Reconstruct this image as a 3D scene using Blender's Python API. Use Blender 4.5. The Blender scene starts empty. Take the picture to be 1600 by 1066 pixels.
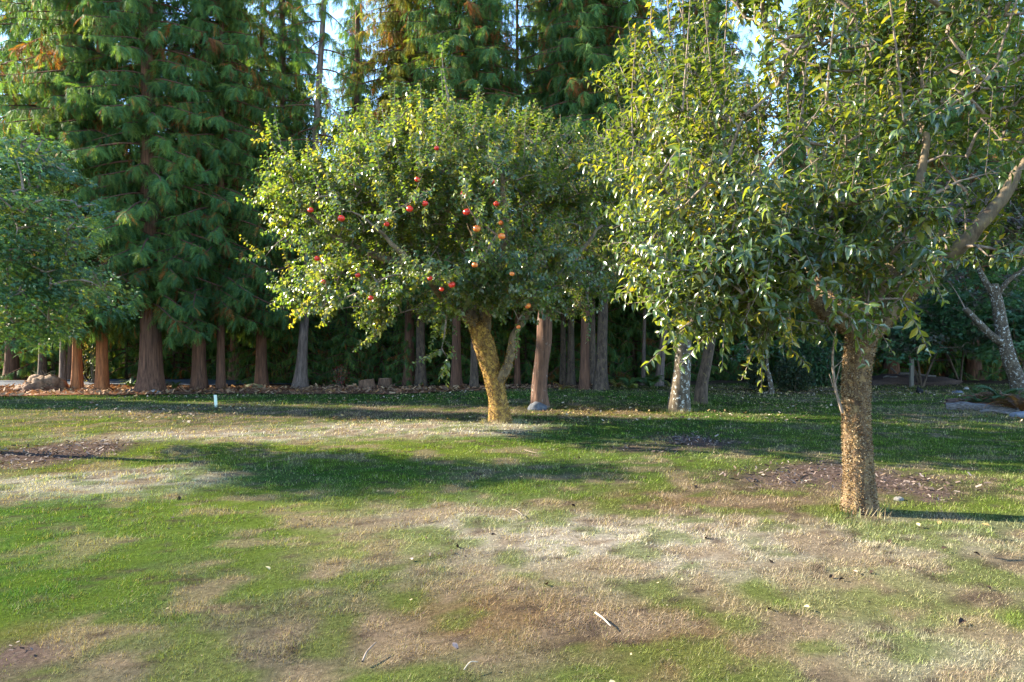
import bpy, math, random
import numpy as np
from mathutils import Matrix, Vector

random.seed(7)
RNG = np.random.default_rng(7)
SC = bpy.context.scene
COL = SC.collection

# ------------------------------------------------------------------ camera, sky, sun, exposure
CAM_H, FPX, HZ = 1.6, 1067.0, 540.0
cd = bpy.data.cameras.new('camera')
cam = bpy.data.objects.new('camera', cd)
COL.objects.link(cam)
cam.location = (0, 0, CAM_H)
cam.rotation_euler = (math.radians(90 + 0.375), 0, 0)
cd.sensor_width, cd.lens = 36, 24
cd.clip_start, cd.clip_end = 0.05, 2000
SC.camera = cam

SUN_EL = math.radians(28)
SUN_DIR = Vector((-0.96, 0.28, 0)).normalized()          # towards the sun, on the ground
w = bpy.data.worlds.new('World')
SC.world = w
w.use_nodes = True
nt = w.node_tree
sky = nt.nodes.new('ShaderNodeTexSky')
sky.sky_type = 'NISHITA'
sky.sun_disc = False
sky.sun_elevation = SUN_EL
sky.sun_rotation = math.atan2(SUN_DIR.x, SUN_DIR.y)
sky.air_density, sky.dust_density, sky.ozone_density = 1.0, 0.1, 3.5
bg = nt.nodes['Background']
bg.inputs['Strength'].default_value = 0.15
nt.links.new(sky.outputs[0], bg.inputs[0])

sl = bpy.data.lights.new('sun', 'SUN')
sun = bpy.data.objects.new('sun', sl)
COL.objects.link(sun)
sl.energy, sl.angle, sl.color = 5.0, math.radians(0.6), (1.0, 0.88, 0.67)
to_sun = Vector((SUN_DIR.x * math.cos(SUN_EL), SUN_DIR.y * math.cos(SUN_EL), math.sin(SUN_EL)))
sun.rotation_euler = to_sun.to_track_quat('Z', 'Y').to_euler()

SC.view_settings.view_transform = 'Standard'
SC.view_settings.look = 'None'
SC.view_settings.exposure = 2.5
SC.view_settings.gamma = 1
SC.view_settings.use_curve_mapping = False
SC.cycles.max_bounces = 6
SC.cycles.diffuse_bounces = 3
SC.cycles.glossy_bounces = 2
SC.cycles.transmission_bounces = 3
SC.cycles.sample_clamp_indirect = 6

# ------------------------------------------------------------------ small maths helpers
def at(u, v, Y):
    """Point seen at photo pixel (u, v) that stands Y metres away."""
    return np.array(((u - 800) / FPX * Y, Y, CAM_H + (HZ - v) / FPX * Y))

def on_ground(u, v):
    Y = FPX * CAM_H / (v - HZ)
    x = (u - 800) / FPX * Y
    return np.array((x, Y, float(gz(x, Y))))

def _hash(ix, iy, seed):
    h = (ix.astype(np.int64) * 374761393 + iy.astype(np.int64) * 668265263 + seed * 974634777) & 0x7fffffff
    h = ((h ^ (h >> 13)) * 1274126177) & 0x7fffffff
    return ((h ^ (h >> 16)) & 0xffff) / 65535.0

def vnoise(x, y, seed=0):
    x, y = np.asarray(x, float), np.asarray(y, float)
    ix, iy = np.floor(x), np.floor(y)
    fx, fy = x - ix, y - iy
    fx, fy = fx * fx * (3 - 2 * fx), fy * fy * (3 - 2 * fy)
    a, b = _hash(ix, iy, seed), _hash(ix + 1, iy, seed)
    c, d = _hash(ix, iy + 1, seed), _hash(ix + 1, iy + 1, seed)
    return (a * (1 - fx) + b * fx) * (1 - fy) + (c * (1 - fx) + d * fx) * fy

def fbm(x, y, seed=0, oct=4):
    s, a, t = 0, 0.5, 0
    for k in range(oct):
        s = s + a * vnoise(x * 2 ** k, y * 2 ** k, seed + k * 13)
        t += a
        a *= 0.5
    return s / t

def norm(a):
    return a / np.maximum(np.linalg.norm(a, axis=-1, keepdims=True), 1e-9)

def gz(x, y):
    """Gentle unevenness of the ground."""
    x, y = np.asarray(x, float), np.asarray(y, float)
    h = 0.10 * (fbm(x * 0.25, y * 0.25, 3, 2) - 0.5) + 0.05 * (fbm(x * 1.1, y * 1.1, 5, 3) - 0.5)
    return h * np.clip((y + 2) / 6, 0.2, 1)

# ------------------------------------------------------------------ meshes
class MB:
    """Collects vertices, faces and vertex colours for ONE mesh."""
    def __init__(s):
        s.v, s.f3, s.f4, s.c, s.n = [], [], [], [], 0
    def add(s, V, F, col=(1, 1, 1)):
        V = np.asarray(V, float).reshape(-1, 3)
        F = np.asarray(F, int)
        c = np.asarray(col, float)
        if c.ndim == 1:
            c = np.repeat(c[None], len(V), 0)
        s.v.append(V); s.c.append(c)
        (s.f4 if F.shape[1] == 4 else s.f3).append(F + s.n)
        s.n += len(V)
    def add2(s, V, F3, F4, col=(1, 1, 1)):
        n0 = s.n
        V = np.asarray(V, float).reshape(-1, 3)
        c = np.asarray(col, float)
        if c.ndim == 1:
            c = np.repeat(c[None], len(V), 0)
        s.v.append(V); s.c.append(c)
        if len(F3): s.f3.append(np.asarray(F3) + n0)
        if len(F4): s.f4.append(np.asarray(F4) + n0)
        s.n += len(V)
    def mesh(s, name, mat, smooth=True, base=None):
        V = np.concatenate(s.v); C = np.concatenate(s.c)
        if base is not None:
            V = V - np.asarray(base)[None]
        f3 = np.concatenate(s.f3) if s.f3 else np.zeros((0, 3), int)
        f4 = np.concatenate(s.f4) if s.f4 else np.zeros((0, 4), int)
        me = bpy.data.meshes.new(name)
        me.vertices.add(len(V))
        me.vertices.foreach_set('co', V.astype(np.float32).ravel())
        loops = np.concatenate([f3.ravel(), f4.ravel()]).astype(np.int32)
        me.loops.add(len(loops))
        me.loops.foreach_set('vertex_index', loops)
        nf = len(f3) + len(f4)
        me.polygons.add(nf)
        st = np.concatenate([np.arange(len(f3)) * 3, len(f3) * 3 + np.arange(len(f4)) * 4]).astype(np.int32)
        me.polygons.foreach_set('loop_start', st)
        me.polygons.foreach_set('use_smooth', np.full(nf, smooth, bool))
        me.update(calc_edges=True)
        at_ = me.color_attributes.new('Col', 'FLOAT_COLOR', 'POINT')
        at_.data.foreach_set('color', np.concatenate([C, np.ones((len(C), 1))], 1).astype(np.float32).ravel())
        if mat: me.materials.append(mat)
        return me
    def obj(s, name, mat, parent=None, base=None, smooth=True):
        o = bpy.data.objects.new(name, s.mesh(name, mat, smooth, base))
        COL.objects.link(o)
        if parent: o.parent = parent
        return o

def link(name, me, parent=None):
    o = bpy.data.objects.new(name, me)
    COL.objects.link(o)
    if parent: o.parent = parent
    return o

def tag(o, label=None, cat=None, group=None, kind=None):
    if label: o['label'] = label
    if cat: o['category'] = cat
    if group: o['group'] = group
    if kind: o['kind'] = kind
    return o

def thing(name, label, cat, loc, group=None, rot=(0, 0, 0)):
    o = bpy.data.objects.new(name, None)
    o.empty_display_size = 0.2
    COL.objects.link(o)
    o.location = loc
    o.rotation_euler = rot
    return tag(o, label, cat, group)

def tube(P, R, n=6, cap=True, relief=0.0, seed=0, kfreq=3.0, zfreq=0.4):
    """Tapered tube along a path; relief = depth of lengthwise ridges as a share of the radius."""
    P = np.asarray(P, float); R = np.asarray(R, float)
    m = len(P)
    T = norm(np.gradient(P, axis=0))
    ref = np.array((0.31, 0.95, 0.05))
    if abs(T[0] @ ref) > 0.85: ref = np.array((1.0, 0.1, 0.2))
    A = norm(ref[None] - (T @ ref)[:, None] * T)
    B = np.cross(T, A)
    th = np.linspace(0, 2 * np.pi, n, endpoint=False)
    rr = np.repeat(R[:, None], n, 1)
    if relief:
        s = np.concatenate([[0], np.cumsum(np.linalg.norm(np.diff(P, axis=0), axis=1))])[:, None]
        ct, st = np.cos(th)[None], np.sin(th)[None]
        q = fbm(ct * kfreq + s * zfreq + 9 + seed, st * kfreq + 31 + s * zfreq * 0.7 + seed * 3, seed, 3)
        rr = rr * (1 + relief * 2 * (q - 0.5))
    V = P[:, None] + rr[..., None] * (np.cos(th)[None, :, None] * A[:, None] + np.sin(th)[None, :, None] * B[:, None])
    V = V.reshape(-1, 3)
    i = np.arange(m - 1)[:, None] * n; j = np.arange(n)[None]; j2 = (j + 1) % n
    F = np.stack([i + j, i + j2, i + n + j2, i + n + j], -1).reshape(-1, 4)
    F3 = np.zeros((0, 3), int)
    if cap:
        V = np.concatenate([V, P[-1:] + T[-1:] * R[-1] * 0.3])
        b = (m - 1) * n
        F3 = np.stack([b + j[0], b + j2[0], np.full(n, m * n)], -1)
    return V, F3, F

def spline(pts, k=8):
    """Catmull-Rom through the points."""
    P = np.asarray(pts, float)
    Q = np.concatenate([2 * P[:1] - P[1:2], P, 2 * P[-1:] - P[-2:-1]])
    out = []
    for i in range(len(P) - 1):
        p0, p1, p2, p3 = Q[i:i + 4]
        t = np.linspace(0, 1, k, endpoint=False)[:, None]
        out.append(0.5 * (2 * p1 + (p2 - p0) * t + (2 * p0 - 5 * p1 + 4 * p2 - p3) * t ** 2 + (3 * p1 - p0 - 3 * p2 + p3) * t ** 3))
    out.append(P[-1:])
    return np.concatenate(out)

def bake(tpl, P, D, N, S, col):
    """Many copies of a little template (along +Y, facing +Z) as one vertex array."""
    T, F3, F4 = tpl
    D = norm(D)
    N = norm(N - (N * D).sum(-1, keepdims=True) * D)
    X = np.cross(D, N)
    S = np.asarray(S, float)
    if S.ndim == 1: S = np.repeat(S[:, None], 3, 1)
    L = T[None] * S[:, None]
    V = P[:, None] + L[..., 0:1] * X[:, None] + L[..., 1:2] * D[:, None] + L[..., 2:3] * N[:, None]
    k = len(T); n = len(P)
    off = (np.arange(n) * k)[:, None, None]
    f3 = (F3[None] + off).reshape(-1, 3) if len(F3) else np.zeros((0, 3), int)
    f4 = (F4[None] + off).reshape(-1, 4) if len(F4) else np.zeros((0, 4), int)
    return V.reshape(-1, 3), f3, f4, np.repeat(col, k, 0)

# leaf templates ------------------------------------------------------
def leaf_fine(width=0.5, fold=0.12, droop=0.30):
    ys = [0.12, 0.4, 0.72]; ws = [0.55, 1.0, 0.66]
    V = [(0, -0.22, 0.0), (0, 0, 0)]
    for y, q in zip(ys, ws):
        z = -droop * y * y
        V += [(-width / 2 * q, y, z + fold * q), (0, y, z), (width / 2 * q, y, z + fold * q)]
    V += [(0, 1.0, -droop * 1.05)]
    V += [(0.018, -0.22, 0.0)]
    F3 = [(1, 3, 2), (1, 4, 3), (8, 9, 11), (9, 10, 11), (0, 12, 1)]
    F4 = [(2, 3, 6, 5), (3, 4, 7, 6), (5, 6, 9, 8), (6, 7, 10, 9)]
    return np.array(V, float), np.array(F3), np.array(F4)

def leaf_quick(width=0.55, fold=0.10, droop=0.25):
    V = [(0, 0, 0), (-width / 2, 0.45, fold - droop * .2), (0, 0.5, -droop * .25), (width / 2, 0.45, fold - droop * .2), (0, 1, -droop)]
    F3 = [(0, 2, 1), (0, 3, 2), (1, 2, 4), (2, 3, 4)]
    return np.array(V, float), np.array(F3), np.zeros((0, 4), int)

def leaf_lobed():
    a = [(-1.25, .42), (-.75, .62), (-.45, .38), (0, 1.0), (.45, .38), (.75, .62), (1.25, .42)]
    V = [(0, 0, 0)] + [(math.sin(t) * r, math.cos(t) * r, -0.22 * r * r) for t, r in a]
    F3 = [(0, 2, 1), (0, 3, 2), (0, 4, 3), (0, 5, 4), (0, 6, 5), (0, 7, 6)]
    return np.array(V, float), np.array(F3), np.zeros((0, 4), int)

def spray_tpl(pairs=11, wid=0.30):
    """A flat drooping cedar spray: rachis with slim feathery side strips."""
    V, F = [], []
    def z(y): return -0.38 * y * y
    def tri(a, b, c):
        n = len(V); V.extend([a, b, c]); F.append((n, n + 1, n + 2))
    tri((-0.012, 0, 0), (0.012, 0, 0), (0, 0.95, z(0.95)))
    for k in range(pairs):
        y = 0.05 + 0.88 * k / pairs
        wv = wid * (1 - 0.72 * y) * (0.65 + 0.6 * ((k * 37) % 10) / 10)
        for s in (-1, 1):
            yy = y + (0.03 if s > 0 else 0)
            ln = 0.20 + .10 * ((k * 53 + (s > 0) * 17) % 10) / 10
            tri((0, yy, z(yy)), (s * .01, yy + 0.10, z(yy + 0.10)), (s * wv, yy + ln, z(yy + ln) - 0.07 - .05 * ((k * 29) % 7) / 7))
    tri((-0.02, 0.9, z(0.9)), (0.02, 0.9, z(0.9)), (0, 1.12, z(1.12)))
    return np.array(V, float), np.array(F), np.zeros((0, 4), int)

# ------------------------------------------------------------------ materials
def newmat(name):
    m = bpy.data.materials.new(name)
    m.use_nodes = True
    return m, m.node_tree.nodes, m.node_tree.links, m.node_tree.nodes['Principled BSDF']

def leaf_mat(name, rough=0.45, trans=0.42, tint=(1.5, 1.35, 0.45), spec=0.5):
    m, N, L, P = newmat(name)
    a = N.new('ShaderNodeAttribute'); a.attribute_name = 'Col'
    L.new(a.outputs['Color'], P.inputs['Base Color'])
    P.inputs['Roughness'].default_value = rough
    P.inputs['Specular IOR Level'].default_value = spec
    mul = N.new('ShaderNodeMix'); mul.data_type = 'RGBA'; mul.blend_type = 'MULTIPLY'
    mul.clamp_result = False
    mul.inputs[0].default_value = 1
    L.new(a.outputs['Color'], mul.inputs[6])
    mul.inputs[7].default_value = (*tint, 1)
    t = N.new('ShaderNodeBsdfTranslucent')
    L.new(mul.outputs[2], t.inputs['Color'])
    mx = N.new('ShaderNodeMixShader'); mx.inputs[0].default_value = trans
    L.new(P.outputs[0], mx.inputs[1]); L.new(t.outputs[0], mx.inputs[2])
    L.new(mx.outputs[0], N['Material Output'].inputs['Surface'])
    return m

def bark_mat(name, dark, light, patch=None, scale=(14, 14, 1.6), bump=0.6, patch_at=0.6, patch_scale=9, rough=0.9):
    m, N, L, P = newmat(name)
    P.inputs['Roughness'].default_value = rough
    P.inputs['Specular IOR Level'].default_value = 0.2
    tc = N.new('ShaderNodeTexCoord')
    mp = N.new('ShaderNodeMapping'); mp.inputs['Scale'].default_value = scale
    L.new(tc.outputs['Object'], mp.inputs[0])
    n1 = N.new('ShaderNodeTexNoise'); n1.inputs['Scale'].default_value = 1.0
    n1.inputs['Detail'].default_value = 8; n1.inputs['Roughness'].default_value = 0.65
    L.new(mp.outputs[0], n1.inputs['Vector'])
    r = N.new('ShaderNodeValToRGB')
    r.color_ramp.elements[0].position, r.color_ramp.elements[0].color = 0.32, (*dark, 1)
    r.color_ramp.elements[1].position, r.color_ramp.elements[1].color = 0.68, (*light, 1)
    L.new(n1.outputs['Fac'], r.inputs[0])
    out = r.outputs[0]
    if patch is not None:
        n2 = N.new('ShaderNodeTexNoise'); n2.inputs['Scale'].default_value = patch_scale
        n2.inputs['Detail'].default_value = 6; n2.inputs['Roughness'].default_value = 0.7
        L.new(tc.outputs['Object'], n2.inputs['Vector'])
        r2 = N.new('ShaderNodeValToRGB')
        r2.color_ramp.elements[0].position = patch_at
        r2.color_ramp.elements[1].position = patch_at + 0.06
        L.new(n2.outputs['Fac'], r2.inputs[0])
        mx = N.new('ShaderNodeMix'); mx.data_type = 'RGBA'
        L.new(r2.outputs[0], mx.inputs[0]); L.new(out, mx.inputs[6]); mx.inputs[7].default_value = (*patch, 1)
        out = mx.outputs[2]
    L.new(out, P.inputs['Base Color'])
    b = N.new('ShaderNodeBump'); b.inputs['Strength'].default_value = bump; b.inputs['Distance'].default_value = 0.03
    L.new(n1.outputs['Fac'], b.inputs['Height']); L.new(b.outputs[0], P.inputs['Normal'])
    return m

def vcol_mat(name, rough=0.9, noise=0.35, scale=30.0, bump=0.3, spec=0.2):
    """Vertex colour broken up by fine noise."""
    m, N, L, P = newmat(name)
    P.inputs['Roughness'].default_value = rough
    P.inputs['Specular IOR Level'].default_value = spec
    a = N.new('ShaderNodeAttribute'); a.attribute_name = 'Col'
    tc = N.new('ShaderNodeTexCoord')
    n1 = N.new('ShaderNodeTexNoise'); n1.inputs['Scale'].default_value = scale
    n1.inputs['Detail'].default_value = 9; n1.inputs['Roughness'].default_value = 0.7
    L.new(tc.outputs['Object'], n1.inputs['Vector'])
    mr = N.new('ShaderNodeMapRange')
    mr.inputs['From Min'].default_value, mr.inputs['From Max'].default_value = 0.3, 0.7
    mr.inputs['To Min'].default_value, mr.inputs['To Max'].default_value = 1 - noise, 1 + noise
    L.new(n1.outputs['Fac'], mr.inputs['Value'])
    mul = N.new('ShaderNodeVectorMath'); mul.operation = 'SCALE'
    L.new(a.outputs['Color'], mul.inputs[0]); L.new(mr.outputs[0], mul.inputs['Scale'])
    L.new(mul.outputs[0], P.inputs['Base Color'])
    if bump:
        b = N.new('ShaderNodeBump'); b.inputs['Strength'].default_value = bump; b.inputs['Distance'].default_value = 0.02
        L.new(n1.outputs['Fac'], b.inputs['Height']); L.new(b.outputs[0], P.inputs['Normal'])
    return m

M_ground = vcol_mat('lawn_soil', 1.0, 0.45, 28, 0.6, 0.0)
M_grass = leaf_mat('grass_blades', 0.9, 0.25, (1.4, 1.3, 0.4), 0.0)
M_litter = leaf_mat('litter', 0.8, 0.15, (1.2, 1.0, 0.6), 0.2)
M_pear = leaf_mat('pear_leaves', 0.27, 0.46, (2.05, 1.65, 0.45), 0.8)
M_apple = leaf_mat('apple_leaves', 0.32, 0.48, (2.1, 1.85, 0.45), 0.8)
M_maple = leaf_mat('maple_leaves', 0.45, 0.36, (1.6, 1.5, 0.55), 0.4)
M_cedar = leaf_mat('cedar_sprays', 0.65, 0.40, (1.6, 1.4, 0.45), 0.12)
M_fern = leaf_mat('fern_fronds', 0.5, 0.35, (1.4, 1.3, 0.5), 0.35)
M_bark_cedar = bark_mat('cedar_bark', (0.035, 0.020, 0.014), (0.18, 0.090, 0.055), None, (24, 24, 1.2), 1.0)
M_bark_sunlit = bark_mat('sunlit_cedar_bark', (0.09, 0.035, 0.016), (0.44, 0.165, 0.062), None, (24, 24, 1.3), 1.0)  # cedar bark with warm sunlight put into its colour
M_bark_grey = bark_mat('grey_bark', (0.04, 0.030, 0.026), (0.18, 0.135, 0.11), (0.26, 0.24, 0.21), (16, 16, 2), 0.9, 0.63, 7)
M_bark_lichen = bark_mat('lichen_bark', (0.03, 0.024, 0.018), (0.12, 0.092, 0.06), (0.42, 0.42, 0.38), (12, 12, 5), 0.9, 0.555, 12)
M_bark_fruit = bark_mat('fruit_bark', (0.035, 0.022, 0.015), (0.175, 0.115, 0.065), (0.20, 0.135, 0.065), (12, 12, 4), 0.9, 0.52, 14)
M_bark_dark_shaded = bark_mat('dark_shaded_bark', (0.02, 0.015, 0.012), (0.12, 0.085, 0.06), (0.16, 0.13, 0.05), (12, 12, 4), 0.8, 0.60, 9)  # dark bark; on the back cedars it paints in their shade
M_bark_red = bark_mat('reddish_bark', (0.045, 0.027, 0.021), (0.19, 0.105, 0.068), (0.20, 0.175, 0.15), (16, 16, 2), 0.9, 0.60, 7)
M_bark_gold = bark_mat('golden_bark', (0.05, 0.03, 0.014), (0.25, 0.145, 0.05), (0.33, 0.205, 0.05), (12, 12, 4), 0.9, 0.50, 13)
M_bark_limb = bark_mat('limb_bark', (0.05, 0.035, 0.025), (0.20, 0.15, 0.09), (0.24, 0.19, 0.07), (12, 12, 4), 0.8, 0.58, 12)
M_twig = bark_mat('twig_bark', (0.09, 0.065, 0.05), (0.28, 0.22, 0.17), None, (30, 30, 30), 0.2)
M_moss = leaf_mat('moss_tufts', 0.9, 0.15, (1.3, 1.1, 0.5), 0.1)
M_road = vcol_mat('asphalt', 0.85, 0.15, 60, 0.2)
M_rock = vcol_mat('rock', 0.85, 0.5, 9, 0.8)
M_wood = bark_mat('weathered_wood', (0.04, 0.034, 0.03), (0.17, 0.155, 0.145), None, (3, 26, 26), 1.0)
M_post = bark_mat('post_wood', (0.06, 0.052, 0.042), (0.17, 0.15, 0.12), None, (30, 30, 2), 0.4)
M_cut = bark_mat('stump_bark', (0.05, 0.03, 0.02), (0.20, 0.115, 0.07), None, (18, 18, 3), 0.8)
M_cutface = bark_mat('cut_wood', (0.18, 0.10, 0.055), (0.38, 0.24, 0.14), None, (10, 10, 10), 0.2)

def plain(name, col, rough=0.5, spec=0.4):
    m, N, L, P = newmat(name)
    P.inputs['Base Color'].default_value = (*col, 1)
    P.inputs['Roughness'].default_value = rough
    P.inputs['Specular IOR Level'].default_value = spec
    return m
M_stake = vcol_mat('stake_paint', 0.6, 0.08, 12, 0.1)
M_cable = plain('cable', (0.012, 0.012, 0.012), 0.6)
M_fur = vcol_mat('black_fur', 0.8, 0.4, 60, 0.5)
M_fruit = vcol_mat('apple_skin', 0.32, 0.18, 25, 0.02, 0.5)

# ------------------------------------------------------------------ the lawn: what grows where, some patches toned by sun and shade
GREEN, LUSH, YGREEN = np.array((.085, .145, .026)), np.array((.066, .155, .026)), np.array((.175, .230, .032))
STRAW, PALE, RUST = np.array((.34, .270, .185)), np.array((.57, .50, .42)), np.array((.225, .115, .070))
MAUVE, DIRT, MULCH = np.array((.20, .155, .125)), np.array((.060, .043, .036)), np.array((.135, .070, .042))
# (u, v, half-width, half-height) of a patch in the photograph, its colour and weight
PATCH = [
    (160, 752, 130, 17, PALE, 1.9), (235, 683, 150, 8, PALE, 1.7), (380, 682, 120, 7, PALE, 1.2), (650, 669, 160, 9, PALE, 2.6),  # pale straw, whitened further to paint in the sunlit strip
    (60, 668, 120, 8, YGREEN, .7), (180, 715, 170, 18, YGREEN, .8), (450, 702, 260, 11, YGREEN, 1.5), (720, 702, 170, 13, YGREEN, 1.5),
    (350, 645, 420, 14, MAUVE, .9), (650, 640, 180, 10, MAUVE, .7), (560, 622, 400, 8, LUSH, 1.2), (900, 618, 260, 7, LUSH, 1.0),  # mauve: dull straw with the far shade's tone put into the colour
    (60, 635, 160, 7, LUSH, .9), (950, 690, 220, 30, LUSH, .9), (1150, 665, 200, 18, LUSH, .8),
    (150, 850, 230, 75, LUSH, 1.0), (330, 800, 190, 38, YGREEN, 1.3), (240, 930, 240, 60, GREEN, .9), (40, 810, 130, 40, LUSH, .8),
    (130, 985, 130, 25, YGREEN, .6), (60, 990, 80, 22, RUST, .7), (30, 1035, 75, 26, DIRT, 1.1), (400, 1010, 150, 60, MAUVE, 1.4), (250, 1030, 110, 35, MAUVE, .7), (330, 900, 120, 30, MAUVE, .4),
    (480, 745, 260, 24, LUSH, .7), (600, 800, 130, 24, STRAW, .9), (700, 795, 90, 20, PALE, .8), (620, 840, 120, 22, YGREEN, 1.3),
    (560, 880, 150, 30, MAUVE, .5), (760, 760, 200, 22, GREEN, .6), (900, 845, 190, 38, PALE, 1.3), (1080, 840, 200, 40, PALE, .9),
    (1250, 830, 160, 30, STRAW, 1.0), (1000, 900, 220, 40, STRAW, .7), (730, 960, 170, 45, RUST, .8), (950, 960, 230, 45, RUST, .75),
    (1080, 1020, 170, 40, RUST, 1.0), (560, 960, 110, 40, MAUVE, .7), (530, 1040, 130, 30, GREEN, .35), (740, 1030, 100, 30, MAUVE, .5),
    (1340, 930, 130, 60, YGREEN, .8), (1110, 930, 110, 30, YGREEN, .6), (1480, 900, 140, 40, STRAW, .6), (1450, 1020, 180, 45, PALE, .45),
    (1250, 1020, 120, 40, STRAW, .8), (1560, 980, 80, 22, YGREEN, .8), (1100, 782, 190, 22, RUST, 1.0), (1180, 770, 120, 16, MAUVE, .8),
    (1330, 752, 140, 20, DIRT, 1.6), (1440, 772, 60, 14, DIRT, 1.3), (1230, 745, 80, 10, DIRT, .8), (1090, 694, 75, 9, DIRT, 1.2),
    (985, 706, 50, 5, DIRT, .7), (45, 708, 85, 16, DIRT, 1.8), (105, 733, 60, 6, RUST, 1.0), (940, 641, 110, 7, RUST, .9),
    (1230, 612, 150, 6, MULCH, 1.1), (1500, 646, 130, 8, MAUVE, .8), (1400, 700, 230, 40, GREEN, .7), (1480, 800, 150, 12, YGREEN, .9),
    (1420, 598, 90, 8, MAUVE, .9), (1330, 640, 160, 16, GREEN, .6), (700, 870, 70, 10, DIRT, .5), (690, 930, 60, 12, LUSH, .8),
    (1200, 930, 480, 120, STRAW, .55), (1250, 845, 360, 45, PALE, .55), (1000, 850, 260, 40, PALE, .5), (300, 1000, 330, 60, MAUVE, .35), (640, 670, 130, 7, PALE, 1.0), (860, 765, 130, 15, LUSH, .6), (1060, 745, 130, 18, GREEN, .6), (1500, 835, 120, 12, GREEN, .6),
]
PW = []
for (u, v, ru, rv, c, wt) in PATCH:
    Y = FPX * CAM_H / (v - HZ)
    y1, y0 = FPX * CAM_H / (v - rv - HZ if v - rv - HZ > 20 else 20), FPX * CAM_H / (v + rv - HZ)
    PW.append(((u - 800) / FPX * Y, (y0 + y1) / 2, ru / FPX * Y, max((y1 - y0) / 2, 0.2), c, wt))

def bed_edge(x):
    """Where the lawn ends and the litter under the conifers begins."""
    x = np.asarray(x, float)
    return np.interp(x, [-40, -18, -14, -9, -4, 0, 4, 8, 12, 16, 40], [19.3, 20.3, 22.0, 23.0, 22.6, 24.6, 26.2, 28.0, 30, 28, 26]) + 0.7 * (fbm(x * 0.5, x * 0 + 3, 8, 3) - 0.5)

def lawn_col(x, y):
    """Albedo of the turf at (x, y) and how bare it is (0 to 1)."""
    x, y = np.asarray(x, float), np.asarray(y, float)
    wx = x + 0.9 * (fbm(x * 0.8, y * 0.8, 21, 3) - 0.5) * np.clip(y / 6, .5, 2)
    wy = y + 1.1 * (fbm(x * 0.8 + 40, y * 0.8, 22, 3) - 0.5) * np.clip(y / 8, .4, 1.6)
    wx = wx + .34 * (fbm(x * 3.6, y * 3.6, 24, 3) - .5) + .12 * (fbm(x * 14, y * 14, 25, 2) - .5)
    wy = wy + .42 * (fbm(x * 3.6 + 9, y * 3.6, 26, 3) - .5) + .16 * (fbm(x * 14 + 5, y * 14, 27, 2) - .5)
    q = fbm(x * 0.45, y * 0.7, 23, 4)
    base = GREEN[None] * (1 - np.clip((q - .35) * 2.4, 0, 1))[:, None] + (0.5 * STRAW + 0.5 * YGREEN)[None] * np.clip((q - .35) * 2.4, 0, 1)[:, None]
    tot = np.full(len(x), 0.35)
    acc = base * 0.35
    bare = np.zeros(len(x))
    for (cx, cy, rx, ry, c, wt) in PW:
        d = ((wx - cx) / rx) ** 2 + ((wy - cy) / ry) ** 2
        g = wt * np.exp(-d * 1.1)
        acc = acc + g[:, None] * c[None]
        tot = tot + g
        if c is DIRT: bare = np.maximum(bare, np.clip(g * 1.15, 0, 1))
    col = acc / tot[:, None]
    # mottling: small tufts of green in the straw and of straw in the green
    m1 = fbm(x * 3.0, y * 3.0, 31, 4); m2 = fbm(x * 9, y * 9, 37, 2)
    g1 = np.clip((m1 - 0.555) * 11, 0, 0.62)[:, None]
    lush = np.clip((col[:, 1] / np.maximum(col[:, 0], 1e-3) - 1.3) * 1.2, 0, .8)[:, None]
    s1 = np.clip((0.445 - m1) * 10, 0, 0.7)[:, None] * (1 - lush)
    col = col * (1 - g1) + (0.6 * GREEN + 0.4 * YGREEN)[None] * g1
    col = col * (1 - s1) + (0.75 * STRAW + .25 * RUST)[None] * s1
    d1 = np.clip((m2 * .7 + .3 * fbm(x * 22, y * 22, 39, 2) - 0.60) * 6, 0, 0.75)[:, None]
    col = col * (1 - d1) + DIRT[None] * 1.6 * d1
    return col, bare

def axis_lines(lo, hi, a, b, fine, grow=1.12):
    t = list(np.arange(a, b, fine))
    s = fine; q = b
    while q < hi: t.append(q); s *= grow; q += s
    t.append(hi)
    s = fine; q = a - fine
    while q > lo: t.append(q); s *= grow; q -= s
    t.append(lo)
    return np.array(sorted(t))

def sheet(name, xs, ys, zoff, colour, mat, keep=None):
    X, Y = np.meshgrid(xs, ys, indexing='ij')
    x, y = X.ravel(), Y.ravel()
    V = np.stack([x, y, gz(x, y) + zoff], -1)
    nx, ny = len(xs), len(ys)
    i = np.arange(nx - 1)[:, None] * ny; j = np.arange(ny - 1)[None]
    F = np.stack([i + j, i + ny + j, i + ny + j + 1, i + j + 1], -1).reshape(-1, 4)
    if keep is not None:
        F = F[keep(V[F].mean(1))]
    b = MB(); b.add(V, F, colour(x, y))
    return b.obj(name, mat)

def ground_colour(x, y):
    c, bare = lawn_col(x, y)
    c = c * 0.33 * (1 - bare[:, None]) + DIRT[None] * bare[:, None]
    far = np.clip((y - bed_edge(x)) / 0.8, 0, 1)[:, None]
    floor = np.array((.055, .036, .024))[None] * (0.6 + 0.8 * fbm(x * 2, y * 2, 44, 3))[:, None]
    return c * (1 - far) + floor * far

lawn = sheet('lawn', axis_lines(-150, 150, -8, 8, 0.11, 1.07), axis_lines(-40, 200, 2.6, 12, 0.085, 1.045), 0, ground_colour, M_ground)
tag(lawn, 'patchy mown lawn with green and dry areas', None, None, 'structure')

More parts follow.
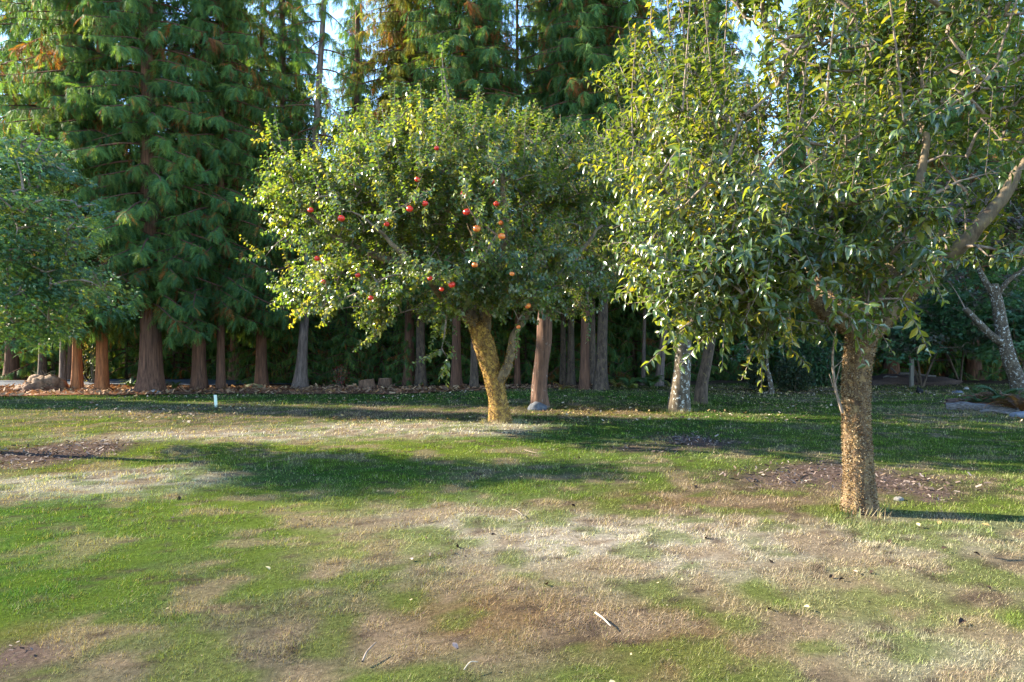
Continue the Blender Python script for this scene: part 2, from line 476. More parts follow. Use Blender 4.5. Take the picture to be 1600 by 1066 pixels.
# grass blades
bl = MB()
BANDS = [(2.7, 4.0, 15000, .023, .0029, 1), (4.0, 5.5, 9000, .026, .0038, 1), (5.5, 8, 3800, .033, .0060, 1), (8, 12, 1400, .038, .010, 1),
         (12, 18, 420, .045, .018, 1), (18, 29, 130, .05, .030, 1)]
for (y0, y1, dens, hh, ww, seg) in BANDS:
    hw = 0.78 * y1 + 1.0
    n = int(dens * 2 * hw * (y1 - y0))
    x, y = RNG.uniform(-hw, hw, n), RNG.uniform(y0, y1, n)
    k = np.abs(x) < 0.78 * y + 1.0
    x, y = x[k], y[k]
    c, bare = lawn_col(x, y)
    clump = fbm(x * 5, y * 5, 51, 2)
    dens_keep = np.clip(0.35 + 1.2 * (clump - 0.3), 0.15, 1) * (1 - 0.93 * bare)
    k = (RNG.random(len(x)) < dens_keep) & (y < bed_edge(x) + RNG.normal(0, .25, len(x)))
    x, y, c, clump = x[k], y[k], c[k], clump[k]
    n = len(x)
    h = hh * RNG.uniform(0.45, 1.3, n) * (0.35 + 1.5 * clump)
    greenish = (c[:, 1] > c[:, 0] * 1.05)
    a = RNG.uniform(0, 2 * np.pi, n)
    lean = RNG.uniform(0.25, 1.5, n)
    dx, dy = np.cos(a), np.sin(a)
    px_, py_ = -dy, dx
    P = np.stack([x, y, gz(x, y) - 0.004], -1)
    tip = P + np.stack([dx * h * lean, dy * h * lean, h * np.clip(1.15 - .45 * lean, .3, 1)], -1)
    wv = np.stack([px_, py_, 0 * px_], -1) * (ww * RNG.uniform(.6, 1.3, n) * .5)[:, None]
    # single blades differ: straw among green and the other way round
    r = RNG.random(n)[:, None]
    c = np.where(r < .10, c * .45 + STRAW[None] * .55, np.where(r > .93, c * .5 + YGREEN[None] * .5, np.where((r > .80) & (r < .90), c * .35 + np.array((.05, .035, .025))[None], c))) * RNG.uniform(.55, 1.35, n)[:, None]
    if seg == 1:
        V = np.stack([P - wv, P + wv, tip], 1).reshape(-1, 3)
        bl.add(V, np.arange(3 * n).reshape(-1, 3), np.repeat(c, 3, 0))
    else:
        mid = P * .45 + tip * .55 + np.stack([0 * h, 0 * h, h * .18], -1)
        V = np.stack([P - wv, P + wv, mid + wv * .7, mid - wv * .7, tip], 1).reshape(-1, 3)
        o = np.arange(n)[:, None] * 5
        bl.add2(V, o + np.array([[3, 2, 4]]), o + np.array([[0, 1, 2, 3]]), np.repeat(c, 5, 0))
for (u, v, r_, n) in [(1342, 800, .19, 200), (783, 660, .28, 420), (1060, 643, .30, 300), (845, 637, .26, 260), (1094, 631, .2, 220), (338, 637, .05, 90), (1424, 606, .12, 90), (1500, 644, .5, 240), (1550, 648, .5, 260)]:
    c0 = on_ground(u, v)
    a = RNG.uniform(0, 2 * np.pi, n); rr = r_ * RNG.uniform(.75, 1.6, n)
    x, y = c0[0] + np.cos(a) * rr, c0[1] + np.sin(a) * rr
    cc, _b = lawn_col(x, y)
    cc = (cc * .6 + np.where(RNG.random(n)[:, None] < .5, GREEN[None], STRAW[None]) * .4) * RNG.uniform(.5, 1.2, n)[:, None]
    h = RNG.uniform(.04, .12, n); l = RNG.uniform(0, .8, n); b_ = a + RNG.normal(0, .9, n)
    P = np.stack([x, y, gz(x, y) - .005], -1)
    tip = P + np.stack([np.cos(b_) * h * l, np.sin(b_) * h * l, h], -1)
    wv = np.stack([np.sin(a + 1.2), np.cos(a + 1.2), 0 * a], -1) * (.0035 * (1 + c0[1] / 14))
    bl.add(np.stack([P - wv, P + wv, tip], 1).reshape(-1, 3), np.arange(3 * n).reshape(-1, 3), np.repeat(cc, 3, 0))
tag(bl.obj('grass', M_grass), 'short mown grass blades on the lawn', None, None, 'stuff')

# road beyond the cedars
def road_keep(c): return (c[:, 1] > 27.3 + 0.10 * (c[:, 0] + 16)) & (c[:, 1] < 31.8 + .16 * (c[:, 0] + 16)) & (c[:, 0] < -9)
road = sheet('road', np.arange(-90, -8, .5), np.arange(18, 36, .25), 0.03, lambda x, y: np.repeat(np.array([[.055, .065, .085]]), len(x), 0), M_road, road_keep)
tag(road, 'grey asphalt road beyond the cedar trunks', None, None, 'structure')

# mulch beds
def bed_colour(x, y):
    return MULCH[None] * (.55 + .9 * fbm(x * 4, y * 4, 61, 3))[:, None]
bed = sheet('mulch_bed', np.arange(-40, 9, .12), np.arange(18.5, 27.2, .10), 0.02, bed_colour, M_ground,
            lambda c: (c[:, 1] > bed_edge(c[:, 0])) & (c[:, 1] < 26.4 - .6 * fbm(c[:, 0], c[:, 0] * 0, 4, 2)))
tag(bed, 'reddish brown mulch under the row of cedars', None, None, 'structure')

def chips(n, fx, fy, cols, s0, s1, keep=None, lift=0.02, aspect=(.15, .5)):
    x, y = RNG.uniform(*fx, n), RNG.uniform(*fy, n)
    if keep is not None:
        k = keep(x, y); x, y = x[k], y[k]
    n = len(x)
    T = (np.array([(-.5, 0, 0), (.5, 0, 0), (.4, 1, .1), (-.4, 1, .12)], float), np.zeros((0, 3), int), np.array([(0, 1, 2, 3)]))
    a = RNG.uniform(0, 2 * np.pi, n); t = RNG.uniform(-.25, .55, n)
    D = np.stack([np.cos(a), np.sin(a), t], -1)
    Nn = norm(np.stack([RNG.normal(0, .45, n), RNG.normal(0, .45, n), np.ones(n)], -1))
    s = RNG.uniform(s0, s1, n) * np.clip(y / 8, .4, 1)
    S = np.stack([s * RNG.uniform(*aspect, n), s, s], -1)
    cc = np.asarray(cols)[RNG.integers(0, len(cols), n)] * RNG.uniform(.6, 1.4, n)[:, None]
    return bake(T, np.stack([x, y, gz(x, y) + lift + RNG.uniform(0, .03, n)], -1), D, Nn, S, cc)
b = MB()
b.add2(*chips(16000, (-26, 8), (19, 26.5), [(.22, .10, .05), (.30, .17, .09), (.12, .06, .035), (.36, .23, .12), (.20, .12, .07)], .06, .22,
              lambda x, y: (y > bed_edge(x) - .15 + RNG.normal(0, .15, len(x))) & (y < 26.3), .03))
tag(b.obj('mulch_chips', M_litter, smooth=False), 'bark chips and dead leaves covering the mulch bed', None, None, 'stuff')
b = MB()
def in_dirt(x, y):
    c, bare = lawn_col(x, y)
    return RNG.random(len(x)) < bare * 1.1 - .15
b.add2(*chips(50000, (-9, 9), (3, 14), [(.07, .05, .045), (.12, .09, .08), (.05, .035, .03), (.20, .16, .14), (.10, .07, .05)], .02, .075, in_dirt, .006))
b.add2(*chips(2600, (-12, 12), (3.2, 16), [(.05, .03, .02), (.09, .05, .03), (.03, .02, .018), (.26, .20, .11)], .012, .035, lambda x, y: fbm(x * .5, y * .5, 71, 2) > .42, .015, (.4, .9)))
b.add2(*chips(5200, (-12, 15), (14, 27), [(.16, .11, .05), (.30, .22, .09), (.10, .06, .035), (.36, .28, .2)], .03, .08, lambda x, y: (fbm(x * .4, y * .4, 72, 2) > .5) & (y < bed_edge(x)), .02, (.4, .9)))
tag(b.obj('leaf_litter', M_litter, smooth=False), 'bark crumbs and small dead leaves lying on the lawn', None, None, 'stuff')

# ------------------------------------------------------------------ fruit trees
def grow(nodes, attr, origin):
    """Join every crown point to the nearest wood that lies nearer the fork; returns the branch paths."""
    nodes = list(map(np.asarray, nodes))
    do = [np.linalg.norm(p - origin) for p in nodes]
    paths = []
    for a in attr[np.argsort(np.linalg.norm(attr - origin, axis=1))]:
        A = np.array(nodes); d = np.linalg.norm(A - a, axis=1)
        da = np.linalg.norm(a - origin)
        d = d + np.where(np.array(do) > da, 5, 0)
        i = int(np.argmin(d)); p = A[i]; L = np.linalg.norm(a - p)
        if L < .08: continue
        mid = (a + p) / 2 + np.array((0, 0, .14 * L)) + RNG.normal(0, .09 * L, 3)
        k = max(3, int(L / .12))
        t = np.linspace(0, 1, k)[:, None]
        path = (1 - t) ** 2 * p + 2 * t * (1 - t) * mid + t * t * a
        paths.append(path)
        for q in path[1:]:
            nodes.append(q); do.append(np.linalg.norm(q - origin))
    return paths, np.array(nodes)

def shoots_from(points, center, n_each, length, up, spread, rng):
    out = []
    for p in points:
        o = norm(p - center)
        for _ in range(rng.integers(n_each[0], n_each[1] + 1)):
            d = norm(o * .75 + np.array((0, 0, rng.uniform(*up))) + rng.normal(0, spread, 3))
            L = rng.uniform(*length)
            t = np.linspace(0, 1, 5)[:, None]
            bend = np.array((0, 0, rng.uniform(-.22, .28))) * L
            out.append(p + t * d * L + t * t * bend)
    return out

def leaves_on(shoots, gap, size, palette, pw, rng, droop=(.05, .75), skip=.12, sun_side=None):
    P, D, N, S, C = [], [], [], [], []
    for sh in shoots:
        seg = np.linalg.norm(np.diff(sh, axis=0), axis=1); L = seg.sum()
        n = max(3, int(L / gap))
        t = np.linspace(skip, 1, n) + rng.uniform(-.02, .02, n)
        t = np.clip(t, 0, 1) * (len(sh) - 1)
        i = np.minimum(t.astype(int), len(sh) - 2); f = (t - i)[:, None]
        p = sh[i] * (1 - f) + sh[i + 1] * f
        T = norm(sh[i + 1] - sh[i])
        az = rng.uniform(0, 6.28) + np.arange(n) * 2.4 + rng.uniform(-.4, .4, n)
        ref = np.where(np.abs(T[:, 2:]) > .9, np.array([[1., 0, 0]]), np.array([[0, 0, 1.]]))
        A = norm(np.cross(T, ref)); B = np.cross(T, A)
        rad = np.cos(az)[:, None] * A + np.sin(az)[:, None] * B
        d = norm(rad * .95 + T * rng.uniform(.15, .7, n)[:, None] - np.array([[0, 0, 1]]) * rng.uniform(*droop, n)[:, None])
        nn = norm(np.array([[0, 0, .8]]) + T * .55 + rng.normal(0, .38, (n, 3)))
        s = rng.uniform(.65, 1.15, n) * size * np.clip(1.15 - .45 * t / (len(sh) - 1), .5, 1.2)
        P.append(p); D.append(d); N.append(nn); S.append(s)
        base = palette[rng.choice(len(palette), p=pw)]
        c = np.repeat(base[None], n, 0)
        r = rng.random(n)
        c = np.where((r < .25)[:, None], palette[rng.choice(len(palette), n, p=pw)], c)
        C.append(c * rng.uniform(.75, 1.3, n)[:, None])
    return [np.concatenate(q) for q in (P, D, N, S, C)]

def crown_points(ells, n, rng, hole=.36, shell=.45, seed=0):
    w_ = np.array([e[2] for e in ells], float); w_ /= w_.sum()
    out = []
    while len(out) < n:
        c, r, _ = ells[rng.choice(len(ells), p=w_)]
        v = norm(rng.normal(0, 1, 3)) * rng.random() ** shell
        p = np.asarray(c) + v * np.asarray(r)
        if fbm(np.array([p[0] * .9 + p[1] * .5]), np.array([p[2] * .9 + p[1] * .4]), seed, 3)[0] < hole: continue
        if p[2] < 1.25: continue
        if out and min(np.sum((np.array(out) - p) ** 2, 1)) < .012: continue
        out.append(p)
    return np.array(out)

def tufts(mb, P, R, n, size, cols, rng):
    """Shaggy moss: little curled blades standing off a tapered trunk."""
    P = np.asarray(P); R = np.asarray(R)
    s = np.concatenate([[0], np.cumsum(np.linalg.norm(np.diff(P, axis=0), axis=1))])
    u = rng.uniform(0, s[-1], n); i = np.clip(np.searchsorted(s, u) - 1, 0, len(P) - 2)
    f = ((u - s[i]) / (s[i + 1] - s[i]))[:, None]
    c = P[i] * (1 - f) + P[i + 1] * f; r = R[i] * (1 - f[:, 0]) + R[i + 1] * f[:, 0]
    T = norm(P[i + 1] - P[i])
    v = rng.normal(0, 1, (n, 3)); v = norm(v - (v * T).sum(-1, keepdims=True) * T)
    q = vnoise(v[:, 0] * 4 + u * 9, v[:, 1] * 4 + u * 5, 5)
    k = rng.random(n) < .25 + q * 1.1
    c, r, T, v = c[k], r[k], T[k], v[k]; n = len(c)
    D = norm(v * rng.uniform(.3, 1, n)[:, None] + rng.normal(0, .55, (n, 3)))
    tpl = (np.array([(-.28, 0, 0), (.28, 0, 0), (.18, .55, .12), (-.18, .55, .12), (0, 1, .35)], float), np.array([(3, 2, 4)]), np.array([(0, 1, 2, 3)]))
    cc = np.asarray(cols)[rng.integers(0, len(cols), n)] * rng.uniform(.6, 1.4, n)[:, None]
    mb.add2(*bake(tpl, c + v * (r * 1.02)[:, None], D, rng.normal(0, 1, (n, 3)), rng.uniform(.5, 1.3, n) * size, cc))

def to_px(P):
    return 800 + P[:, 0] / P[:, 1] * FPX, HZ - (P[:, 2] - CAM_H) / P[:, 1] * FPX

def fruit_tree(name, label, cat, base, trunk, tr, limbs, ells, n_attr, tpl, size, mat, palette, pw, bark, seed,
               gap=.034, n_each=(3, 5), length=(.2, .5), up=(-.1, .9), spread=.45, sprouts=0, sprout_len=(.6, 1.3), sprout_min=.55,
               moss=0, moss_size=.02, moss_cols=None, single_leaves=0, extra=(), hole=.36, group=None, twig_r=.0048, relief=.12, trunk_n=28, limb_bark=None):
    rng = np.random.default_rng(seed)
    base = np.asarray(base, float)
    root = thing(name, label, cat, base, group)
    tp = spline(trunk, 10); trr = np.interp(np.linspace(0, 1, len(tp)), np.linspace(0, 1, len(tr)), tr)
    b = MB(); b.add2(*tube(tp, trr, trunk_n, True, relief, seed)); b.obj('trunk', bark, root, base)
    nodes = [tp[-1], tp[-4]]
    ml = MB()
    if moss: tufts(ml, tp, trr, moss, moss_size, moss_cols, rng)
    for (pts, r0, r1) in limbs:
        lp = spline(pts, 8); rr = np.linspace(r0, r1, len(lp))
        wob = np.cumsum(rng.normal(0, .016, (len(lp), 3)), 0); lp = lp + wob - np.linspace(0, 1, len(lp))[:, None] * 0 - wob[:1]
        b = MB(); b.add2(*tube(lp, rr, 14, True, relief, seed + 3)); b.obj('limb', limb_bark or bark, root, base)
        if moss: tufts(ml, lp[:len(lp) // 3 + 2], rr[:len(lp) // 3 + 2], int(moss * .14), moss_size, moss_cols, rng)
        nodes += list(lp[4:])
    if moss: tag(ml.obj('moss', M_moss, root, base), kind='stuff')
    attr = crown_points(ells, n_attr, rng, hole, seed=seed)
    if len(extra): attr = np.concatenate([attr, np.asarray(extra)])
    center = np.mean([e[0] for e in ells], axis=0) - np.array((0, 0, .5))
    paths, nodes = grow(nodes, attr, tp[-1])
    b = MB()
    for p in paths:
        L = np.linalg.norm(p[-1] - p[0])
        b.add2(*tube(p, np.linspace(min(.012 + .018 * L, .05), .005, len(p)), 5))
    sh = shoots_from(attr, center, n_each, length, up, spread, rng)
    # leafy spurs along the branches
    sp = [p[rng.integers(1, len(p))] for p in paths for _ in range(2)]
    sh += shoots_from(sp, center, (1, 1), (.1, .28), (-.3, .6), .7, rng)
    if sprouts:
        hi = nodes[nodes[:, 2] > np.quantile(nodes[:, 2], sprout_min)]
        for _ in range(sprouts):
            p = hi[rng.integers(len(hi))]
            d = norm(np.array((rng.normal(0, .16), rng.normal(0, .16), 1)) + .22 * norm(p - center))
            t = np.linspace(0, 1, 6)[:, None]; L = rng.uniform(*sprout_len)
            s_ = p + t * d * L + t * t * rng.normal(0, .06, 3) * L
            sh.append(s_)
            b.add2(*tube(s_, np.linspace(.012, .004, 6), 5))
    for s_ in sh:
        b.add2(*tube(s_[::2], np.linspace(twig_r, twig_r * .5, len(s_[::2])), 3, False))
    tag(b.obj('branches', M_twig, root, base), kind='stuff')
    P, D, N, S, C = leaves_on(sh, gap, size, palette, pw, rng)
    keep = np.ones(len(P), bool)
    if single_leaves:
        tip = P + D * S[:, None] * .5
        u, v = to_px(tip)
        ok = (u > 8) & (u < 1592) & (v > 8) & (v < 1058) & (tip[:, 1] > 2)
        cell = (u // 17).astype(int) * 1000 + (v // 17).astype(int)
        first = {}
        for i in np.argsort(tip[:, 1]):
            if ok[i] and cell[i] not in first: first[cell[i]] = i
        cand = np.array(list(first.values()))
        pick = cand[np.argsort(-(S[cand] / tip[cand, 1]))][:single_leaves]
        keep[pick] = False
        meshes = []
        for k, pc in enumerate(palette):
            q = MB(); q.add2(*tpl, pc); meshes.append(q.mesh('leaf', mat))
        for i in pick:
            k = int(np.argmin(((palette - C[i]) ** 2).sum(1)))
            o = link('leaf', meshes[k], root)
            d = norm(D[i]); nn = norm(N[i] - (N[i] @ d) * d); x = np.cross(d, nn)
            M = np.eye(4); M[:3, 0], M[:3, 1], M[:3, 2] = x * S[i], d * S[i], nn * S[i]; M[:3, 3] = P[i] - base
            o.matrix_local = Matrix(M.tolist())
    b = MB(); far = P[:, 1] > base[1] + .25
    k1, k2 = (keep & ~far, keep & far) if single_leaves else (keep, keep & False)
    b.add2(*bake(tpl, P[k1], D[k1], N[k1], S[k1], C[k1]))
    if k2.any(): b.add2(*bake(leaf_quick(.46, .12, .3), P[k2], D[k2], N[k2], S[k2], C[k2]))
    tag(b.obj('foliage', mat, root, base), kind='stuff')
    print(name, 'leaves', len(P), 'branches', len(paths))
    return root, base, attr

A3 = lambda *a: np.array(a, float)
PAL_PEAR = np.array([(.064, .106, .028), (.044, .084, .030), (.095, .136, .028), (.14, .165, .028), (.19, .18, .030), (.075, .108, .055), (.28, .22, .03)])
PW_PEAR = np.array([.31, .25, .22, .11, .02, .085, .005])
PAL_APPLE = np.array([(.070, .118, .032), (.048, .096, .040), (.105, .150, .030), (.16, .185, .034), (.21, .20, .038), (.13, .155, .08)])
PW_APPLE = np.array([.30, .26, .19, .11, .04, .10])
MOSS = [(.24, .155, .075), (.17, .105, .052), (.31, .24, .145), (.085, .052, .03), (.26, .21, .145)]

# the pear tree in front
pb = on_ground(1342, 800)
Yp = pb[1]
P_ = lambda u, v, dy=0.0: at(u, v, Yp + dy)
trunk = [pb - A3(0, 0, .12), P_(1342, 782), P_(1341, 740), P_(1338, 660), P_(1338, 590), P_(1345, 535), P_(1348, 505)]
pear, _, _ = fruit_tree(
    'pear_tree', 'old pear tree with a thick golden moss covered trunk, nearest the camera', 'tree', pb, trunk, [.185, .148, .126, .118, .117, .128, .145],
    [([P_(1350, 520), P_(1420, 462, -.1), P_(1480, 420, -.2), P_(1560, 330, -.3), P_(1640, 240, -.2)], .115, .03),
     ([P_(1345, 525), P_(1330, 430, .2), P_(1300, 320, .3), P_(1260, 180, .4)], .085, .018),
     ([P_(1340, 530), P_(1260, 440, -.3), P_(1160, 390, -.5), P_(1090, 360, -.5)], .075, .018),
     ([P_(1352, 520), P_(1385, 400, .1), P_(1425, 260, .3), P_(1405, 100, .4)], .075, .016),
     ([P_(1345, 520), P_(1280, 430, .8), P_(1180, 300, 1.3), P_(1120, 180, 1.5)], .075, .016),
     ([P_(1350, 515), P_(1440, 420, .8), P_(1540, 300, 1.3)], .075, .016)],
    [(P_(1400, 95), A3(2.5, 2.0, 2.05), 4.2), (P_(1140, 360, -.2), A3(.95, 1.1, 1.0), 1.0), (P_(1110, 210, 1.2), A3(1.15, 1.2, 1.2), 1.0),
     (P_(1590, 250, -.4), A3(1.3, 1.3, 1.0), 1.1), (P_(1270, 395, -.6), A3(1.0, .9, .65), .7), (P_(1120, 435, -.5), A3(.7, .6, .42), .45)],
    560, leaf_fine(.44, .13, .32), .113, M_pear, PAL_PEAR, PW_PEAR, M_bark_fruit, 11, limb_bark=M_bark_limb, hole=.35, n_each=(2, 5),
    sprouts=105, sprout_len=(.7, 1.6), sprout_min=.45, moss=24000, moss_size=.018, relief=.17, moss_cols=MOSS, single_leaves=300, length=(.2, .55), up=(-.15, .9),
    extra=[P_(1052, 522, -.6), P_(1080, 505, -.6), P_(1165, 515, -.6), P_(1215, 520, -.1), P_(1262, 500, -.4), P_(1010, 430, -.2), P_(985, 400, .4), P_(1290, 505, -.5),
           P_(1130, 500, -.3), P_(1545, 400, -.6), P_(1590, 400, -.5), P_(1320, 480, -.55), P_(1355, 490, -.5)])
# the bare sucker beside the trunk
b = MB()
sp_ = spline([P_(1316, 645, -.05), P_(1305, 605, -.08), P_(1301, 560, -.1), P_(1306, 520, -.12), P_(1312, 490, -.15)], 5)
b.add2(*tube(sp_, np.linspace(.016, .006, len(sp_)), 6))
for (a_, c_) in (((1305, 600), (1313, 570)), ((1303, 575), (1320, 560)), ((1302, 605), (1296, 585))):
    b.add2(*tube([P_(*a_, -.08), P_(*c_, -.12)], [.006, .003], 4))
b.obj('sucker', M_twig, pear, pb)

# the apple tree
ab = on_ground(783, 660)
Ya = ab[1]
Q_ = lambda u, v, dy=0.0: at(u, v, Ya + dy)
FRUIT = [(485, 328, 1), (505, 440, 1), (640, 326, 1), (682, 231, 1), (725, 303, 1), (770, 284, 1), (776, 318, 1), (729, 331, 1), (672, 435, 1), (706, 445, 1),
         (533, 341, 1), (579, 466, 1), (559, 430, 1), (495, 404, 1), (664, 318, 1), (652, 280, 1), (604, 350, 1), (745, 357, 0), (783, 348, 0), (784, 369, 0),
         (825, 478, 0), (810, 511, 0), (742, 414, 0), (800, 428, 0), (690, 452, 1)]
fr = []
for (u, v, red) in FRUIT:
    e = math.sqrt(max(0.05, 1 - ((u - 700) / 310) ** 2 - ((v - 350) / 220) ** 2))
    fr.append(Q_(u, v, -3.0 * e - .25))
fr = np.array(fr)
trunk = [ab - A3(0, 0, .15), Q_(778, 625), Q_(768, 580), Q_(757, 540), Q_(745, 505)]
apple, _, _ = fruit_tree(
    'apple_tree', 'wide apple tree hung with red fruit on a leaning mossy trunk', 'tree', ab, trunk, [.27, .18, .185, .215, .18],
    [([Q_(750, 520), Q_(725, 480, -.2), Q_(660, 430, -.6), Q_(560, 390, -.8), Q_(480, 330, -.9)], .13, .04),
     ([Q_(757, 520), Q_(760, 440, .3), Q_(740, 330, .5), Q_(720, 220, .6), Q_(715, 150, .6)], .12, .03),
     ([Q_(778, 600), Q_(796, 560, -.1), Q_(820, 500, -.2), Q_(880, 420, -.3), Q_(940, 350, -.2)], .11, .03),
     ([Q_(752, 515), Q_(680, 450, 1.0), Q_(600, 340, 1.5), Q_(540, 230, 1.5)], .09, .03),
     ([Q_(757, 510), Q_(790, 430, -1.0), Q_(800, 330, -1.9), Q_(790, 250, -2.1)], .10, .03),
     ([Q_(745, 510), Q_(680, 460, -1.2), Q_(620, 400, -2.0), Q_(570, 350, -2.2)], .09, .03)],
    [(Q_(705, 350), A3(3.2, 2.7, 1.65), 3), (Q_(545, 330), A3(1.65, 1.9, 1.15), 1.3), (Q_(690, 235), A3(2.3, 1.8, .85), 1.1), (Q_(890, 330), A3(1.4, 1.8, 1.6), 1.2),
     (Q_(620, 455, -1.0), A3(1.8, 1.6, .6), 1.3), (Q_(760, 430, -1.9), A3(1.7, .9, .75), 1.5), (Q_(700, 300, -1.7), A3(2.2, 1.0, 1.2), 1.2), (Q_(530, 455, -.3), A3(1.1, 1.2, .6), .8), (Q_(610, 485, -.7), A3(1.3, 1.1, .38), .7), (Q_(870, 460), A3(1.1, 1.4, .5), .6)],
    1080, leaf_quick(.68, .10, .25), .108, M_apple, PAL_APPLE, PW_APPLE, M_bark_gold, 23,
    gap=.032, n_each=(3, 5), length=(.25, .6), sprouts=130, sprout_len=(.35, .9), sprout_min=.4, limb_bark=M_bark_limb, moss=5000, moss_size=.030, moss_cols=[(.33, .20, .05), (.25, .14, .035), (.40, .27, .08), (.12, .07, .025)],
    extra=np.concatenate([fr + A3(0, .08, .14), [Q_(700, 560, -1.5), Q_(690, 545, -1.5), Q_(590, 525, -.8), Q_(500, 150), Q_(690, 85, .3), Q_(425, 220), Q_(410, 320), Q_(415, 400)]]))
fm = []
for cset in (((.72, .045, .018), (.56, .025, .015)), ((.78, .25, .045), (.66, .14, .03))):
    for kk in range(2):
        th, ph = np.meshgrid(np.linspace(0, np.pi, 9), np.linspace(0, 2 * np.pi, 12, endpoint=False), indexing='ij')
        r = .048 * (1 + .10 * np.sin(th) ** 2 - .22 * np.exp(-(th / .35) ** 2) - .14 * np.exp(-((np.pi - th) / .3) ** 2))
        V = np.stack([r * np.sin(th) * np.cos(ph), r * np.sin(th) * np.sin(ph), r * np.cos(th) * .95], -1).reshape(-1, 3)
        i = np.arange(8)[:, None] * 12; j = np.arange(12)[None]; j2 = (j + 1) % 12
        F = np.stack([i + j, i + 12 + j, i + 12 + j2, i + j2], -1).reshape(-1, 4)
        q = MB(); q.add(V, F, np.where(fbm(V[:, 0] * 40 + kk * 9, V[:, 1] * 40, 3, 2)[:, None] > .5, np.array([cset[0]]), np.array([cset[1]])))
        q.add2(*tube([(0, 0, .036), (.004, .002, .06), (.01, .02, .13)], [.004, .003, .003], 5), (.10, .06, .03))
        fm.append(q.mesh('apple', M_fruit))
for k, (p, (u, v, red)) in enumerate(zip(fr, FRUIT)):
    o = link('apple', fm[(0 if red else 2) + k % 2], apple)
    o.location = p - ab
    o.rotation_euler = (RNG.normal(0, .25), RNG.normal(0, .25), RNG.uniform(0, 6))
    o.scale = (RNG.uniform(.75, 1.2),) * 3

# orchard trees behind
def back_tree(name, label, u0, v0, pts, radii, ells, n, bark, seed, size=.095, pal=PAL_PEAR, pw=PW_PEAR, **kw):
    bb = on_ground(u0, v0); Y = bb[1]
    W = lambda u, v, dy=0.0: at(u, v, Y + dy)
    tk = [bb - A3(0, 0, .12)] + [W(u, v) for (u, v) in pts]
    top = pts[-1]
    lm = []
    for (c, r, wt) in ells:
        uu, vv, dy = c
        lm.append(([W(*top), W((top[0] * 2 + uu) / 3, (top[1] + vv) / 2 + 20, dy * .5), W(uu, vv, dy)], radii[-1] * .7, .03))
    return fruit_tree(name, label, 'tree', bb, tk, radii, lm, [(W(*c), A3(*r), wt) for (c, r, wt) in ells], n, leaf_quick(.55, .1, .25), size, M_pear, pal, pw, bark, seed,
                      gap=.05, n_each=(3, 4), length=(.3, .7), trunk_n=20, twig_r=.005, hole=.38, **kw)
back_tree('orchard_tree', 'orchard tree with a pale lichen spotted trunk', 1060, 643, [(1062, 615), (1066, 575), (1068, 540), (1070, 500), (1075, 430)], [.30, .24, .20, .19, .17, .12],
          [((1050, 330, 0), (2.4, 2.2, 1.9), 2), ((1070, 190, .3), (1.9, 1.8, 1.7), 1.3), ((955, 330, .2), (1.5, 1.5, 2.1), 1.2), ((1170, 400, .3), (1.4, 1.5, 1.2), .7)], 390, M_bark_lichen, 31,
          sprouts=50, sprout_len=(.7, 1.4))
back_tree('orchard_tree', 'orchard tree with a bare reddish grey trunk and a whitish rock at its foot', 845, 637, [(843, 610), (846, 570), (850, 535), (851, 500), (853, 440)], [.27, .20, .18, .19, .185, .12],
          [((870, 400, 0), (1.7, 1.6, 1.3), 1), ((900, 300, .5), (1.8, 1.6, 1.8), 1.3)], 210, M_bark_red, 37, pal=PAL_APPLE, pw=PW_APPLE)
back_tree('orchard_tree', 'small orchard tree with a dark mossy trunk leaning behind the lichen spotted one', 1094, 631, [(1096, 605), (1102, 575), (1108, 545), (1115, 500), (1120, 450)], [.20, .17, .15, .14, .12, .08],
          [((1150, 420, .5), (1.9, 1.7, 1.4), 1), ((1230, 440, 1), (1.5, 1.5, 1.1), .7)], 150, M_bark_dark_shaded, 41)

# ------------------------------------------------------------------ conifers
SPRAY = spray_tpl(7, .34)
GREENS = np.array([(.068, .148, .046), (.086, .165, .042), (.056, .134, .056), (.115, .175, .040)])
BROWN = np.array([(.24, .085, .022), (.17, .070, .028), (.30, .14, .035)])
GOLD_SUNLIT = np.array([(.13, .13, .022), (.17, .15, .026), (.085, .11, .022)])  # seasonal yellow with sunlight put into the foliage colour

